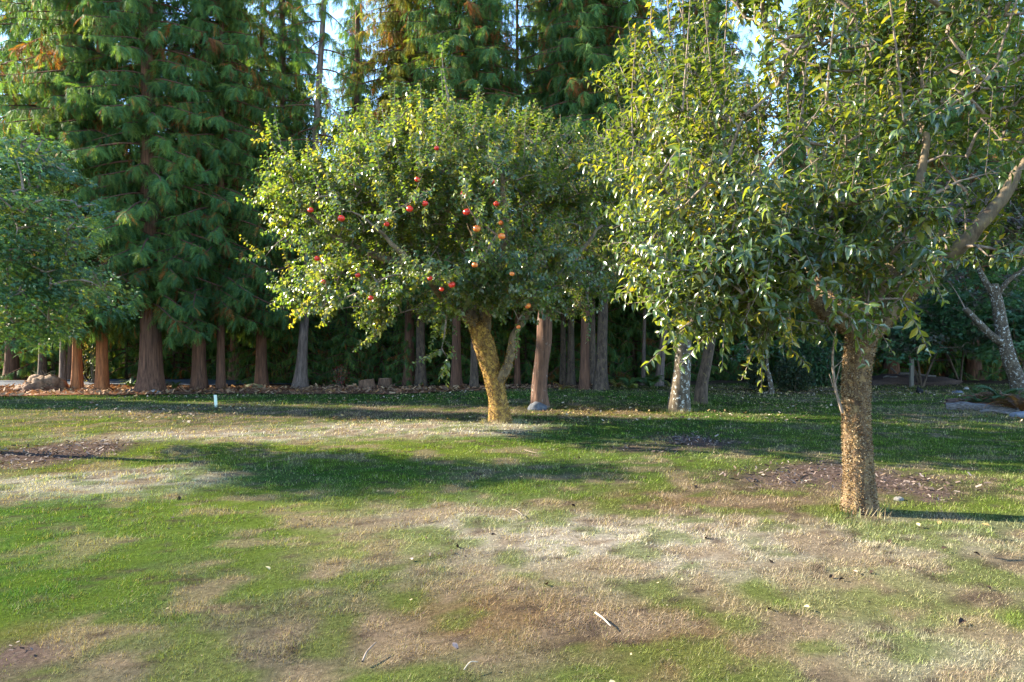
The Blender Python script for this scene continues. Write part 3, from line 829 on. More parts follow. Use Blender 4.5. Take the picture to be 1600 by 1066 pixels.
def cedar_crown(H, z0, R0, seed, step=.070, per=25, frond=.52, brown=.06, pal=GREENS, droop=1.0, ztop=None, mat=M_cedar):
    rng = np.random.default_rng(seed)
    P, D, N, S, C = [], [], [], [], []
    wb = MB()
    z = z0; az = 0
    while z < (ztop or H):
        az += 2.4 + rng.normal(0, .3)
        q = (H - z) / (H - z0)
        L = R0 * (q ** .65) * rng.uniform(.55, 1.15) + .25
        o = np.array((math.cos(az), math.sin(az), 0)); sd = np.array((-o[1], o[0], 0))
        t = np.linspace(0, 1, 7)[:, None]
        dz = (.10 * t - .75 * t ** 2 + .38 * t ** 3) * L * droop
        br = np.array((0, 0, z)) + o * L * t + np.array((0, 0, 1)) * dz + sd * rng.normal(0, .12) * L * t ** 2
        wb.add2(*tube(br, np.linspace(.035 * L / 2 + .008, .006, 7), 4, False))
        n = int(L * per) + 4
        tt = rng.uniform(.04, 1, n) ** .8
        f = tt * 6; i = np.minimum(f.astype(int), 5); fr_ = (f - i)[:, None]
        p = br[i] * (1 - fr_) + br[i + 1] * fr_
        side = rng.choice([-1, 1], n)[:, None] * rng.uniform(.15, 1.0, n)[:, None]
        d = rng.normal(0, .22, (n, 3)) + o * rng.uniform(.15, .9, n)[:, None] + sd * side * .85 - np.array((0, 0, 1)) * rng.uniform(.15, 1.9, n)[:, None] * droop
        nn = np.array((0, 0, 1)) + o * .5 + rng.normal(0, .35, (n, 3))
        c = pal[rng.integers(len(pal), size=n)] * rng.uniform(.65, 1.3, n)[:, None] * rng.uniform(.8, 1.2)
        bmask = (rng.random(n) < brown) | ((rng.random() < brown * .5) & (rng.random(n) < .5))
        c = np.where(bmask[:, None], BROWN[rng.integers(3, size=n)] * rng.uniform(.6, 1.1, n)[:, None], c)
        P.append(p); D.append(d); N.append(nn); C.append(c)
        S.append(frond * rng.uniform(.55, 1.2, n) * (1.1 - .35 * tt))
        z += step * rng.uniform(.6, 1.4) * (1 + .6 * (1 - q))
    fb = MB()
    fb.add2(*bake(SPRAY, *[np.concatenate(a) for a in (P, D, N, S, C)]))
    return fb.mesh('crown', mat), wb.mesh('branches', M_bark_cedar)

CROWN = {
    'a': cedar_crown(23, 2.6, 3.0, 101, brown=.05),
    'b': cedar_crown(21, 2.9, 2.6, 102, brown=.07),
    'gold_sunlit': cedar_crown(24, 4.5, 3.5, 104, brown=.10, pal=np.concatenate([GOLD_SUNLIT * 1.35, GOLD_SUNLIT, GREENS[3:]])),
    'thin': cedar_crown(22, 4.2, 2.3, 105, step=.20, per=13, brown=.05),
    'young': cedar_crown(7, .25, 2.0, 106, step=.085, per=20, frond=.46, brown=.04),
}
CROWN['c'] = CROWN['a']
def trunk_mesh(r, H, seed, bark, flare=1.5, n=34, lobes=.18, rows=44):
    z = np.concatenate([[-.3], np.linspace(0, 1, rows) ** 1.8 * H])
    f = 1 + (flare - 1) * np.exp(-np.clip(z, 0, None) / .55)
    R = r * f * (1 - .62 * np.clip(z, 0, None) / H)
    th = np.linspace(0, 2 * np.pi, n, endpoint=False)
    ct, st = np.cos(th)[None], np.sin(th)[None]; zz = z[:, None]
    big = fbm(ct * 1.3 + seed, st * 1.3 + zz * .10, seed, 2) - .5
    fine = fbm(ct * 6 + seed + zz * .12, st * 6 + 3 + zz * .10, seed + 1, 2) - .5
    rr = R[:, None] * (1 + big * lobes * 2 * (.5 + .9 * np.exp(-np.clip(zz, 0, 9) / .8)) + fine * .16)
    V = np.stack([rr * ct, rr * st, zz + 0 * rr], -1).reshape(-1, 3)
    m = len(z)
    i = np.arange(m - 1)[:, None] * n; j = np.arange(n)[None]; j2 = (j + 1) % n
    b = MB(); b.add(V, np.stack([i + j, i + j2, i + n + j2, i + n + j], -1).reshape(-1, 4))
    return b.mesh('trunk', bark)

def cedar(u, v, wpx, crown, label, top=0.0, bark=M_bark_cedar, seed=0, scale=1.0, group='conifers along the far edge of the lawn', xyz=None, flare=1.5, name='cedar_tree', rot=None, H=19.0, crown_h=0.0, slim=1.0):
    if xyz is None:
        p = on_ground(u, v); r = wpx * .84 / FPX * p[1] / 2
    else:
        p = np.array((xyz[0], xyz[1], float(gz(xyz[0], xyz[1])))); r = xyz[2]
    root = thing(name, label, 'tree', p, group, (0, top, 0))
    link('trunk', trunk_mesh(r, H * scale, seed + int(abs(u) * 7) % 97, bark, flare), root)
    cm, bm = CROWN[crown]
    for nm, me in (('crown', cm), ('branches', bm)):
        o = link(nm, me, root)
        o.rotation_euler.z = (rot if rot is not None else (seed * 1.7 + u * .37) % 6.28)
        o.scale = (scale * slim, scale * slim, scale)
        o.location.z = crown_h
        tag(o, kind='stuff')
    return root

CG = 'conifers along the far edge of the lawn'
MARKS = [(20, 'the broad maple'), (66, 'the brown stump'), (140, 'the two orange trunks'), (237, 'the stoutest cedar'), (328, 'the close cedar pair'), (408, 'the slender dark cedar'),
         (469, 'the grey leaning cedar'), (531, 'the red leaved shrub'), (600, 'the cut log'), (650, 'the twin cedars'), (770, 'the leaning apple trunk'), (845, 'the reddish grey trunk'),
         (925, 'the fluted cedar foot'), (995, 'the fern clumps'), (1062, 'the lichen spotted trunk'), (1110, 'the dark mossy trunk'), (1215, 'the two rounded shrubs'),
         (1340, 'the pear trunk'), (1424, 'the wooden post'), (1570, 'the forked lichen tree')]
USED = {}
def behind(what, x, y):
    u = 800 + FPX * x / y
    m = min(MARKS, key=lambda q: abs(q[0] - u))
    side = 'directly behind ' if abs(m[0] - u) < 22 else ('behind and beside ' if USED.get((what, m[1], 's'), 0) == 0 else 'a little further along behind ')
    if abs(m[0] - u) >= 22: USED[(what, m[1], 's')] = 1
    l = what + ' ' + side + m[1]
    k = USED.get(l, 0); USED[l] = k + 1
    return l + ['', ', set back', ', furthest of three'][min(k, 2)]
cedar(121, 611, 15, 'b', 'slim cedar with a sunlit orange trunk beside the brown stump', -.01, seed=1, bark=M_bark_sunlit)
cedar(160, 611, 20, 'a', 'cedar with a thicker sunlit orange trunk, next to the slim orange one', -.01, seed=2, bark=M_bark_sunlit)
cedar(237, 612, 37, 'c', 'stoutest cedar, with a broad flared brown trunk and a grey rock at its foot', -.015, seed=3, flare=1.55)
cedar(311, 608, 24, 'a', 'dark brown cedar trunk paired closely with a thinner one, beyond the white stake', .0, seed=4)
cedar(345, 608, 15, 'b', 'thinner brown cedar of the close pair beyond the white stake', .0, seed=5)
cedar(408, 604, 19, 'b', 'slender dark cedar standing alone before a fern covered gap', .0, seed=6, scale=.74, crown_h=.7)
cedar(469, 606, 17, 'thin', 'grey barked cedar leaning slightly, with a flared foot, by the hanging cables', .06, bark=M_bark_grey, seed=7, flare=1.9)
cedar(640, 601, 18, 'gold_sunlit', 'cedar of the twin pair whose edge is lit, sunlit golden foliage above', .0, seed=8, crown_h=1.0)
cedar(657, 602, 17, 'thin', 'shaded cedar of the twin pair by the cut log', .0, bark=M_bark_dark_shaded, seed=9)
cedar(713, 605, 16, 'a', 'reddish dark cedar just behind the hanging apple twig', .0, seed=10, crown_h=1.2)
cedar(741, 607, 13, 'b', 'dark cedar almost hidden behind the apple trunk', .0, bark=M_bark_dark_shaded, seed=11, crown_h=1.4)
cedar(808, 601, 10, 'thin', 'thin dark cedar between the apple trunk and the reddish grey trunk', .0, seed=12)
cedar(880, 601, 10, 'a', 'thin shaded cedar beside a ridged grey one', .0, bark=M_bark_dark_shaded, seed=13, crown_h=1.6)
cedar(892, 602, 13, 'thin', 'ridged grey cedar in the dark group of trunks', .0, bark=M_bark_dark_shaded, seed=14)
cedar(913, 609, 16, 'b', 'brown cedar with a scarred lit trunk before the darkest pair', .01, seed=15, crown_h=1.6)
cedar(925, 604, 13, 'c', 'shaded cedar trunk squeezed between the scarred and the flared one', .0, bark=M_bark_dark_shaded, seed=16, crown_h=1.8)
cedar(938, 609, 19, 'a', 'dark grey cedar with a wide fluted foot, leaning, beside the ferns', .035, bark=M_bark_dark_shaded, seed=17, flare=1.7, crown_h=1.6)
cedar(1005, 600, 6, 'thin', 'thin grey pole like trunk rising from the ferns', .02, bark=M_bark_grey, seed=18, scale=.8)
cedar(1029, 601, 13, 'b', 'pale grey leaning trunk behind the ferns', .10, bark=M_bark_grey, seed=19, crown_h=1.5)
cedar(98, 604, 11, 'thin', 'thin grey trunk half hidden behind the brown stump', .0, bark=M_bark_grey, seed=20)
cedar(67, 603, 13, 'a', 'dark trunk beyond the road behind the brown stump', .0, bark=M_bark_dark_shaded, seed=21, crown_h=2.5)
# second row, standing beyond the first
BACK = [(-10.3, 30.5, 'b'), (-23.8, 32.5, 'b'), (18.9, 34, 'a'), (13.2, 31, 'a'), (17.5, 31.5, 'b'), (21.6, 32, 'a'), (9.8, 33, 'b'), (-12.6, 31.2, 'b'), (-5.2, 31, 'a'), (-20.5, 32, 'a'), (2.6, 31.8, 'b'), (-24, 38, 'a'), (-19.5, 36, 'c'), (-15, 37, 'b'), (-11, 35, 'a'), (-7.5, 33, 'thin'), (-1.0, 33.5, 'c'), (1.5, 35, 'a'), (4.2, 32.5, 'b'),
        (6.2, 33, 'thin'), (12.5, 36, 'thin'), (15, 37, 'b'), (19, 38, 'a'), (23, 36, 'c'), (27, 38, 'b'), (-9.5, 41, 'c'), (-21, 43, 'b'), (21, 43, 'thin'), (31, 42, 'c')]
for k, (x, y, cn) in enumerate(BACK):
    cedar(x * 3, 0, 0, cn, behind('tall dark conifer', x, y) + ', in the wood', xyz=(x, y, .28), seed=40 + k, group='conifers deep in the woodland', scale=(1.1 if x > 15 else .8 if x > 10 else 1.0) * (.92 + .02 * (k % 7)), name='cedar_tree')
# the wood far behind, one dark mass
n = 52000
x, y = RNG.uniform(-75, 75, n), RNG.uniform(43, 56, n)
top = 9 + 6 * fbm(x * .25, x * 0, 91, 3)
z = RNG.random(n) ** 1.15 * top
P = np.stack([x, y, z], -1)
D = np.stack([RNG.normal(0, .8, n), RNG.normal(-.3, .8, n), RNG.uniform(-1.2, -.2, n)], -1)
cc = GREENS[RNG.integers(4, size=n)] * RNG.uniform(.6, 1.25, n)[:, None]
b = MB(); b.add2(*bake(leaf_quick(.55, .1, .3), P, D, A3(0, -.6, .8) + RNG.normal(0, .4, (n, 3)), RNG.uniform(.9, 1.9, n), cc))
tag(b.obj('woodland', M_cedar), 'dark dense wood closing the view behind the trunks', None, None, 'stuff')
# unseen trees added beside the view, placed and slimmed to shape the lawn's shade
for k, (x, y, cn, s_) in enumerate([(-27, 22.9, 'a', .95), (-31, 24.1, 'b', 1), (-35, 25.3, 'a', 1), (-39.5, 26.7, 'c', 1), (-44, 28, 'c', 1)]):
    cedar(x * 3, 0, 0, cn, 'unseen conifer further along the woodland edge, added to shade the lawn', xyz=(x, y, .35), seed=70 + k, group='unseen conifers shading the lawn', scale=s_, slim=.72)
# young conifers making the dark undergrowth
YG = 'young conifers under the tall trunks'
for k, (x, y, s_) in enumerate([(-22.5, 33.5, 1.1), (-19.2, 34, 1.0), (-16.6, 33.5, 1.0), (-14.2, 34.2, 1.15), (-12.2, 31.5, .75), (-10.6, 29.2, .7), (-8.6, 28.6, .65), (-6.9, 28.4, .62), (-5.7, 29.8, .8),
                                (-4.3, 28.2, .55), (-2.6, 29.5, .7), (-1.0, 29.0, .62), (.6, 30.2, .75), (2.2, 30.5, .8), (3.9, 31, .85), (5.6, 31.5, .9), (7.6, 31, .95), (9.4, 32.5, 1.0), (11.4, 33.5, 1.1),
                                (13.4, 32, 1.0), (15.6, 33, 1.1), (18.2, 33, 1.1), (21, 33, 1.1), (24, 33, 1.1), (-25.5, 34.5, 1.1), (-9.6, 33, 1.0), (-3.2, 33, 1.0), (12.4, 28.6, .55)]):
    p = (x, y, float(gz(x, y)))
    root = thing('young_cedar', behind('bushy young conifer', x, y), 'tree', p, YG)
    link('trunk', trunk_mesh(.07 * s_, 6.4 * s_, k, M_bark_dark_shaded, 1.3, 8, rows=10), root)
    for nm, me in zip(('crown', 'branches'), CROWN['young']):
        o = link(nm, me, root); o.scale = (s_,) * 3; o.rotation_euler.z = k * 1.3; tag(o, kind='stuff')

# ------------------------------------------------------------------ layered broadleaf trees
def layered(name, label, cat, base, trunk_paths, bark, ells, n_spray, per, size, pal, seed, tpl=None, spray_r=.5, mat=M_maple, group=None, zmin=.3, tilt=.35, hole=.30):
    rng = np.random.default_rng(seed)
    base = np.asarray(base, float)
    root = thing(name, label, cat, base, group)
    nodes = []
    for k, (pts, r0, r1) in enumerate(trunk_paths):
        lp = spline(pts, 8)
        b = MB(); b.add2(*tube(lp, np.linspace(r0, r1, len(lp)), 16, True, .12, seed)); b.obj('trunk' if k == 0 else 'limb', bark, root, base)
        nodes += list(lp[len(lp) // 3:])
    pts = crown_points(ells, n_spray, rng, hole, .6, seed)
    pts = pts[pts[:, 2] > zmin]
    paths, _ = grow(nodes, pts, nodes[0])
    b = MB()
    for p in paths: b.add2(*tube(p, np.linspace(.025, .004, len(p)), 4, False))
    tag(b.obj('branches', M_twig, root, base), kind='stuff')
    ctr = np.mean([e[0] for e in ells], axis=0)
    P, D, N, S, C = [], [], [], [], []
    for p in pts:
        o = p - ctr; o[2] = 0; o = norm(o)
        a = rng.uniform(0, 6.28, per); r = spray_r * np.sqrt(rng.random(per)) * rng.uniform(.7, 1.3)
        off = np.stack([np.cos(a) * r, np.sin(a) * r, 0 * r], -1)
        off[:, 2] = -tilt * (off @ o) - .18 * r + rng.normal(0, .05, per)
        P.append(p + off)
        D.append(norm(off * .6 + o * .5 + rng.normal(0, .35, (per, 3)) + np.array((0, 0, -.22))))
        N.append(np.array((0, 0, 1)) + .35 * o + rng.normal(0, .28, (per, 3)))
        S.append(size * rng.uniform(.6, 1.25, per))
        C.append(pal[rng.integers(len(pal))] * rng.uniform(.75, 1.25, (per, 1)) * np.ones((per, 3)))
    b = MB(); b.add2(*bake(tpl or leaf_lobed(), *[np.concatenate(q) for q in (P, D, N, S, C)]))
    tag(b.obj('foliage', mat, root, base), kind='stuff')
    return root

PAL_MAPLE = np.array([(.055, .125, .052), (.068, .140, .042), (.09, .16, .036), (.050, .112, .058), (.14, .17, .03)])
PAL_VINE = np.array([(.050, .120, .058), (.060, .135, .052), (.042, .100, .058), (.075, .140, .055), (.085, .085, .065)])
Ym = 10.7
Z_ = lambda u, v, dy=0.0: at(u, v, Ym + dy)
mb_ = np.array((-10.9, 11.2, float(gz(-10.9, 11.2))))
layered('maple_tree', 'broad maple with layered small green leaves reaching in above the brown stump', 'tree', mb_,
        [([mb_ - A3(0, 0, .1), mb_ + A3(.1, 0, .8), mb_ + A3(.3, -.1, 1.7)], .2, .15), ([mb_ + A3(.25, -.1, 1.5), mb_ + A3(1.2, -.2, 2.5), mb_ + A3(2.6, -.3, 3.2)], .10, .03),
         ([mb_ + A3(.25, -.1, 1.5), mb_ + A3(.4, .1, 3), mb_ + A3(.2, .2, 4.2)], .12, .03), ([mb_ + A3(.2, -.1, 1.4), mb_ + A3(-1.4, -.2, 2.6), mb_ + A3(-2.4, 0, 3.3)], .10, .03)],
        M_bark_grey, [(A3(-10.6, 11.0, 4.4), A3(1.0, .7, .55), .35), (A3(-12.4, 12.4, 5.6), A3(1.2, .8, .6), .4), (A3(-13.6, 11.4, 6.3), A3(1.2, .7, .6), .35), (A3(-11.0, 12.3, 6.6), A3(1.0, .6, .5), .3), (Z_(70, 430, .5), A3(1.28, .95, .9), 1.3), (Z_(20, 320), A3(1.35, .95, .9), 1.0), (Z_(30, 250, .3), A3(.9, .8, .5), .5), (Z_(20, 490, .8), A3(.85, .8, .43), .45)],  # first four lobes are out of view, spaced to break up the lawn shade
        400, 60, .080, PAL_MAPLE, 51, spray_r=.42, hole=.42)

# the lichen spotted tree at the far side and the leafy thicket behind it
tb = on_ground(1592, 612)
Yt = tb[1]
T_ = lambda u, v, dy=0.0: at(u, v, Yt + dy)
layered('lichen_tree', 'leaning tree with white lichen spots on a forked dark trunk above the ferns', 'tree', tb,
        [([tb - A3(0, 0, .2), T_(1590, 595), T_(1577, 560), T_(1567, 520), T_(1560, 480), T_(1552, 445)], .27, .17),
         ([T_(1572, 540), T_(1550, 525, -.1), T_(1530, 505, -.2), T_(1508, 482, -.3)], .15, .09),
         ([T_(1554, 460), T_(1540, 440), T_(1520, 400, .2), T_(1480, 330, .4)], .13, .05),
         ([T_(1556, 465), T_(1575, 440, -.2), T_(1600, 420, -.3), T_(1640, 380, -.4)], .10, .04)],
        M_bark_lichen, [(T_(1500, 340, .2), A3(2.6, 2.2, 1.8), 1.5), (T_(1600, 330, 0), A3(2.4, 2.0, 1.7), 1), (T_(1440, 420, .3), A3(1.5, 1.2, .6), .4)],
        190, 60, .13, np.array([(.05, .06, .03), (.07, .045, .05), (.06, .07, .03), (.09, .055, .06), (.05, .075, .035)]), 55, spray_r=.6, zmin=2.6)
VG = None
def thicket(name, label, u, v, Y, rad, n, per, size, pal, seed, zc, group=None, cat='shrub'):
    c = at(u, HZ, Y); c[2] = zc
    base = np.array((c[0], Y, float(gz(c[0], Y))))
    stems = []
    rng = np.random.default_rng(seed)
    for k in range(4):
        a = rng.uniform(0, 6.28)
        q = base + A3(math.cos(a) * rad[0] * .5, math.sin(a) * rad[1] * .4, zc * rng.uniform(.7, 1.1))
        stems.append(([base - A3(0, 0, .1), base * .6 + q * .4 + A3(0, 0, .2), q], .05, .015))
    return layered(name, label, cat, base, stems, M_bark_dark_shaded, [(c, A3(*rad), 1)], n, per, size, pal, seed, spray_r=.5, group=group, zmin=.5)
thicket('leafy_thicket', 'dark layered thicket of broad leaves behind the wooden post', 1440, 0, 26.5, (2.9, 1.2, 2.0), 150, 46, .17, PAL_VINE, 61, 2.55)
thicket('leafy_thicket', 'dark leafy thicket rising behind the lichen spotted trunk', 1590, 0, 25.5, (2.8, 1.2, 2.0), 150, 46, .17, PAL_VINE, 62, 2.5)
thicket('leafy_thicket', 'tall dark thicket seen above the bare patch beyond the pear tree', 1500, 0, 29.5, (4.0, 1.2, 2.6), 150, 46, .20, PAL_VINE, 63, 3.0)

# rounded dark shrubs
def bush(name, label, base, rad, n, size, pal, seed, cat='shrub'):
    rng = np.random.default_rng(seed)
    base = np.asarray(base, float)
    root = thing(name, label, cat, base)
    c = base + A3(0, 0, rad[2] * .95)
    b = MB()
    for k in range(14):
        v = norm(rng.normal(0, 1, 3)); v[2] = abs(v[2]) * .8 + .2
        b.add2(*tube(spline([base - A3(0, 0, .05), base + v * np.array(rad) * .5 + A3(0, 0, .1), c + v * np.array(rad) * .85], 3), np.linspace(.02, .005, 7), 4, False))
    b.obj('stem', M_twig, root, base)
    v = norm(rng.normal(0, 1, (n, 3)))
    lump = .75 + .5 * fbm(v[:, 0] * 2 + seed, v[:, 1] * 2 + v[:, 2] * 2, seed, 3)
    P = c + v * np.array(rad) * (lump * rng.random(n) ** .28)[:, None]
    P = P[P[:, 2] > base[2] + .03]; n = len(P)
    D = norm((P - c) + rng.normal(0, .5, (n, 3)) + A3(0, 0, .15))
    cc = pal[rng.integers(len(pal), size=n)] * rng.uniform(.6, 1.3, (n, 1))
    f = MB(); f.add2(*bake(leaf_quick(.5, .1, .3), P, D, A3(0, 0, 1) + rng.normal(0, .5, (n, 3)), size * rng.uniform(.6, 1.3, n), cc))
    tag(f.obj('foliage', M_maple, root, base), kind='stuff')
    return root
PAL_DARK = np.array([(.030, .055, .024), (.040, .065, .024), (.05, .05, .025), (.028, .05, .03)])
bush('rounded_shrub', 'low rounded dark shrub beside the small pale lichen trunk', on_ground(1186, 609), (.42, .5, .48), 2600, .10, PAL_DARK, 71)
bush('rounded_shrub', 'wider rounded dark shrub with pale dead tufts on top, nearer the pear trunk', on_ground(1240, 611), (.62, .6, .58), 4200, .10, PAL_DARK, 72)
bush('evergreen_shrub', 'tall bluish green evergreen shrub behind the pear trunk', np.array((12.2, 27.5, 0.)), (1.4, 1.0, 1.05), 9000, .15, PAL_VINE, 73)
# small lichen trunk between the shrubs
lb = on_ground(1206, 614); Yl = lb[1]
layered('lichen_sapling', 'small crooked sapling with a pale bluish lichen trunk between two dark shrubs', 'tree', lb,
        [([lb - A3(0, 0, .1), at(1204, 600, Yl), at(1199, 580, Yl), at(1190, 572, Yl)], .09, .05), ([at(1199, 582, Yl), at(1198, 560, Yl), at(1199, 535, Yl), at(1206, 505, Yl)], .06, .03)],
        M_bark_lichen, [(at(1180, 545, Yl), A3(.55, .5, .5), 1)], 16, 30, .13, PAL_VINE, 74, zmin=1.0)

# ------------------------------------------------------------------ ferns
def frond_mesh(L, seed, pal, name='frond'):
    rng = np.random.default_rng(seed)
    n = 22
    t = np.linspace(0, 1, n)
    path = np.stack([0 * t, L * (t * .85), L * (1.2 * t - .95 * t ** 2)], -1)
    b = MB(); c = np.asarray(pal)
    b.add2(*tube(path, np.linspace(.007, .002, n), 3, False), c * .7)
    V, F = [], []
    for k in range(2, n - 1):
        wv = L * .17 * math.sin(math.pi * min(1, .12 + t[k] * .95)) ** .7
        for s in (-1, 1):
            p = path[k]; q = (path[k + 1] - path[k]) * .9
            i = len(V)
            V += [p, p + q, p + q * .9 + A3(s * wv, L * .035, -.10 * wv), p + A3(s * wv * .6, L * .01, .04 * wv)]
            F.append((i, i + 1, i + 2)); F.append((i, i + 2, i + 3))
    V = np.array(V); V = V + RNG.normal(0, .004, V.shape)
    b.add(V, F, c * RNG.uniform(.8, 1.2))
    return b.mesh(name, M_fern)
FGREEN = [frond_mesh(.8, k, p) for k, p in enumerate([(.05, .10, .025), (.07, .12, .025), (.04, .085, .03)])]
FBROWN = [frond_mesh(.8, k + 5, p) for k, p in enumerate([(.18, .085, .035), (.11, .06, .035)])]
FYEL = [frond_mesh(.8, k + 8, p) for k, p in enumerate([(.22, .20, .04), (.16, .17, .03)])]
def fern(label, p, s, n, kinds, seed, group=None):
    rng = np.random.default_rng(seed)
    root = thing('fern', label, 'fern', p, group)
    for k in range(n):
        o = link('frond', kinds[rng.integers(len(kinds))], root)
        o.rotation_euler = (rng.uniform(-.25, .45), rng.normal(0, .2), k * 6.283 / n + rng.normal(0, .3))
        o.scale = (s * rng.uniform(.75, 1.2),) * 3
        o.location.z = .02
    return root
fern('bright green fern clump by the fluted cedar foot', on_ground(985, 610), .95, 14, FGREEN + FYEL[1:], 1)
fern('dark green fern clump below the thin pole like trunk', on_ground(1015, 607), 1.0, 14, FGREEN, 2)
fern('yellowing fern with an arched dead frond before the dark gap', on_ground(966, 607), .75, 10, FYEL + FBROWN, 3)
fern('small yellow brown fern in front of the ridged grey cedar', on_ground(878, 612), .55, 9, FYEL + FBROWN, 4)
fern('low fern at the foot of the pale leaning trunk', on_ground(1046, 606), .6, 9, FGREEN + FYEL, 5)
fern('small green fern between the twin cedars and the reddish one', on_ground(684, 603), .6, 9, FGREEN, 6)
fern('dark fern beside the stump in the mulch', on_ground(556, 604), .7, 10, FGREEN, 7)
fern('pale green fern behind the stoutest cedar', on_ground(205, 607), .8, 10, FGREEN, 8)
fern('low pale fern at the foot of the close cedar pair', on_ground(272, 609), .6, 9, FGREEN, 9)
fern('tall sword fern arching beside the lichen spotted trunk', on_ground(1566, 637), 1.05, 16, FGREEN, 10)
fern('low green fern growing over the root mass behind the log', on_ground(1528, 636), .62, 12, FGREEN, 11)
fern('drooping brown dead fern at the end of the log', on_ground(1594, 648), .95, 16, FBROWN, 12)
fern('green fern on the lawn edge beside the bluish rock', on_ground(1525, 618), .55, 9, FGREEN, 13)
bush('red leaved shrub'.replace(' ', '_'), 'small shrub with red and yellow autumn leaves under the conifers', on_ground(531, 603), (.38, .3, .42), 420, .10,
     np.array([(.30, .03, .03), (.18, .03, .03), (.20, .15, .04), (.06, .09, .03), (.05, .08, .03)]), 75)
bush('pale_leaved_shrub', 'thin shrub with sunlit yellowish leaves behind the grey trunk', np.array((-17.8, 29.0, 0.)), (.7, .5, 1.0), 330, .11, np.array([(.20, .18, .05), (.28, .22, .09), (.10, .12, .03)]), 76)

# ------------------------------------------------------------------ stumps, rocks, logs
def blob(name, label, cat, p, rad, seed, col, mat, parent=None, rough=.35, n=(14, 22), flat=0.0):
    th, ph = np.meshgrid(np.linspace(0, np.pi, n[0]), np.linspace(0, 2 * np.pi, n[1], endpoint=False), indexing='ij')
    v = np.stack([np.sin(th) * np.cos(ph), np.sin(th) * np.sin(ph), np.cos(th)], -1).reshape(-1, 3)
    r = 1 + rough * 2 * (fbm(v[:, 0] * 1.6 + seed, v[:, 1] * 1.6 + v[:, 2] * 1.3, seed, 3) - .5) + rough * .5 * (fbm(v[:, 0] * 5 + v[:, 2] * 3, v[:, 1] * 5 + seed, seed, 2) - .5)
    V = v * r[:, None] * np.asarray(rad)
    m = n[1]
    i = np.arange(n[0] - 1)[:, None] * m; j = np.arange(m)[None]; j2 = (j + 1) % m
    b = MB(); b.add(V, np.stack([i + j, i + m + j, i + m + j2, i + j2], -1).reshape(-1, 4), col(V, v) if callable(col) else col)
    o = b.obj(name, mat, parent)
    if parent is None:
        o.location = p; tag(o, label, cat)
    return o
def stump_col(V, v):
    up = np.clip(v[:, 2] * 1.6 - .1 + .8 * (fbm(V[:, 0] * 6, V[:, 1] * 6, 5, 3) - .5), 0, 1)[:, None]
    return np.array((.085, .034, .018)) * (1 - up) + np.array((.15, .092, .056)) * up
sp0 = on_ground(66, 612)
mound = thing('old_stump', 'low rotten brown stump with dead leaves on top, on the sunlit mulch', 'stump', sp0)
th, ph = np.meshgrid(np.linspace(0, np.pi, 26), np.linspace(0, 2 * np.pi, 60, endpoint=False), indexing='ij')
vv = np.stack([np.sin(th) * np.cos(ph), np.sin(th) * np.sin(ph), np.cos(th)], -1).reshape(-1, 3)
rib = fbm(np.cos(ph).ravel() * 7, np.sin(ph).ravel() * 7 + vv[:, 2] * .6, 9, 2) - .5
lump = fbm(vv[:, 0] * 2 + 4, vv[:, 1] * 2 + vv[:, 2] * 2, 11, 3) - .5
V = vv * (1 + .22 * rib * np.sin(th).ravel() + .85 * lump + .25 * (fbm(vv[:, 0] * 6, vv[:, 1] * 6 + vv[:, 2] * 6, 12, 2) - .5))[:, None] * A3(.80, .55, .50)
V[:, 0] += .12 * V[:, 2]
i = np.arange(25)[:, None] * 60; j = np.arange(60)[None]; j2 = (j + 1) % 60
b = MB(); b.add(V, np.stack([i + j, i + 60 + j, i + 60 + j2, i + j2], -1).reshape(-1, 4), stump_col(V, vv) * (.55 + 1.1 * (rib + .5))[:, None])
b.obj('body', M_rock, mound)
b = MB()
for k in range(170):
    a = RNG.uniform(0, 6.28); r_ = RNG.random() ** .5
    x, y = math.cos(a) * r_ * .7, math.sin(a) * r_ * .5
    z = .47 * math.sqrt(max(0, 1 - r_ * r_)) + .02
    b.add2(*bake(leaf_quick(.7, .15, .3), A3(x, y, z)[None], RNG.normal(0, 1, (1, 3)) * A3(1, 1, .4), A3(x, y, 1)[None] + RNG.normal(0, .4, (1, 3)), RNG.uniform(.06, .13, 1), np.array([[.24, .15, .085]]) * RNG.uniform(.5, 1.3)))
tag(b.obj('dead_leaf', M_litter, mound), kind='stuff')
b = MB()
for k in range(9):
    x = RNG.uniform(-.3, .5); b.add2(*tube([(x, 0, .35), (x + RNG.normal(0, .05), 0, .55), (x + RNG.normal(0, .12), 0, .72)], [.006, .005, .003], 4))
tag(b.obj('twig', M_twig, mound), kind='stuff')

def cut_stump(name, label, p, r, h, seed, tilt=(0, 0, 0)):
    root = thing(name, label, 'stump', p, None, tilt)
    b = MB(); zz = np.linspace(-.08, h, 9)
    R = r * (1 + .35 * np.exp(-np.clip(zz, 0, 9) / .12))
    b.add2(*tube(np.stack([0 * zz, 0 * zz, zz], -1), R, 22, False, .14, seed)); b.obj('bark', M_cut, root)
    th = np.linspace(0, 2 * np.pi, 22, endpoint=False)
    V = np.concatenate([np.stack([np.cos(th) * r * 1.0, np.sin(th) * r * 1.0, 0 * th + h - .012], -1), [(0, 0, h + .01)]])
    b = MB(); b.add(V, [(k, (k + 1) % 22, 22) for k in range(22)]); b.obj('cut_face', M_cutface, root)
    return root
cut_stump('tree_stump', 'low brown tree stump on the mulch next to the cut log', on_ground(574, 607), .27, .36, 82, (0, -.12, 0))
cut_stump('cut_log', 'short upright cut log with a pale top rim, beside the twin cedars', on_ground(602, 604), .24, .34, 83)

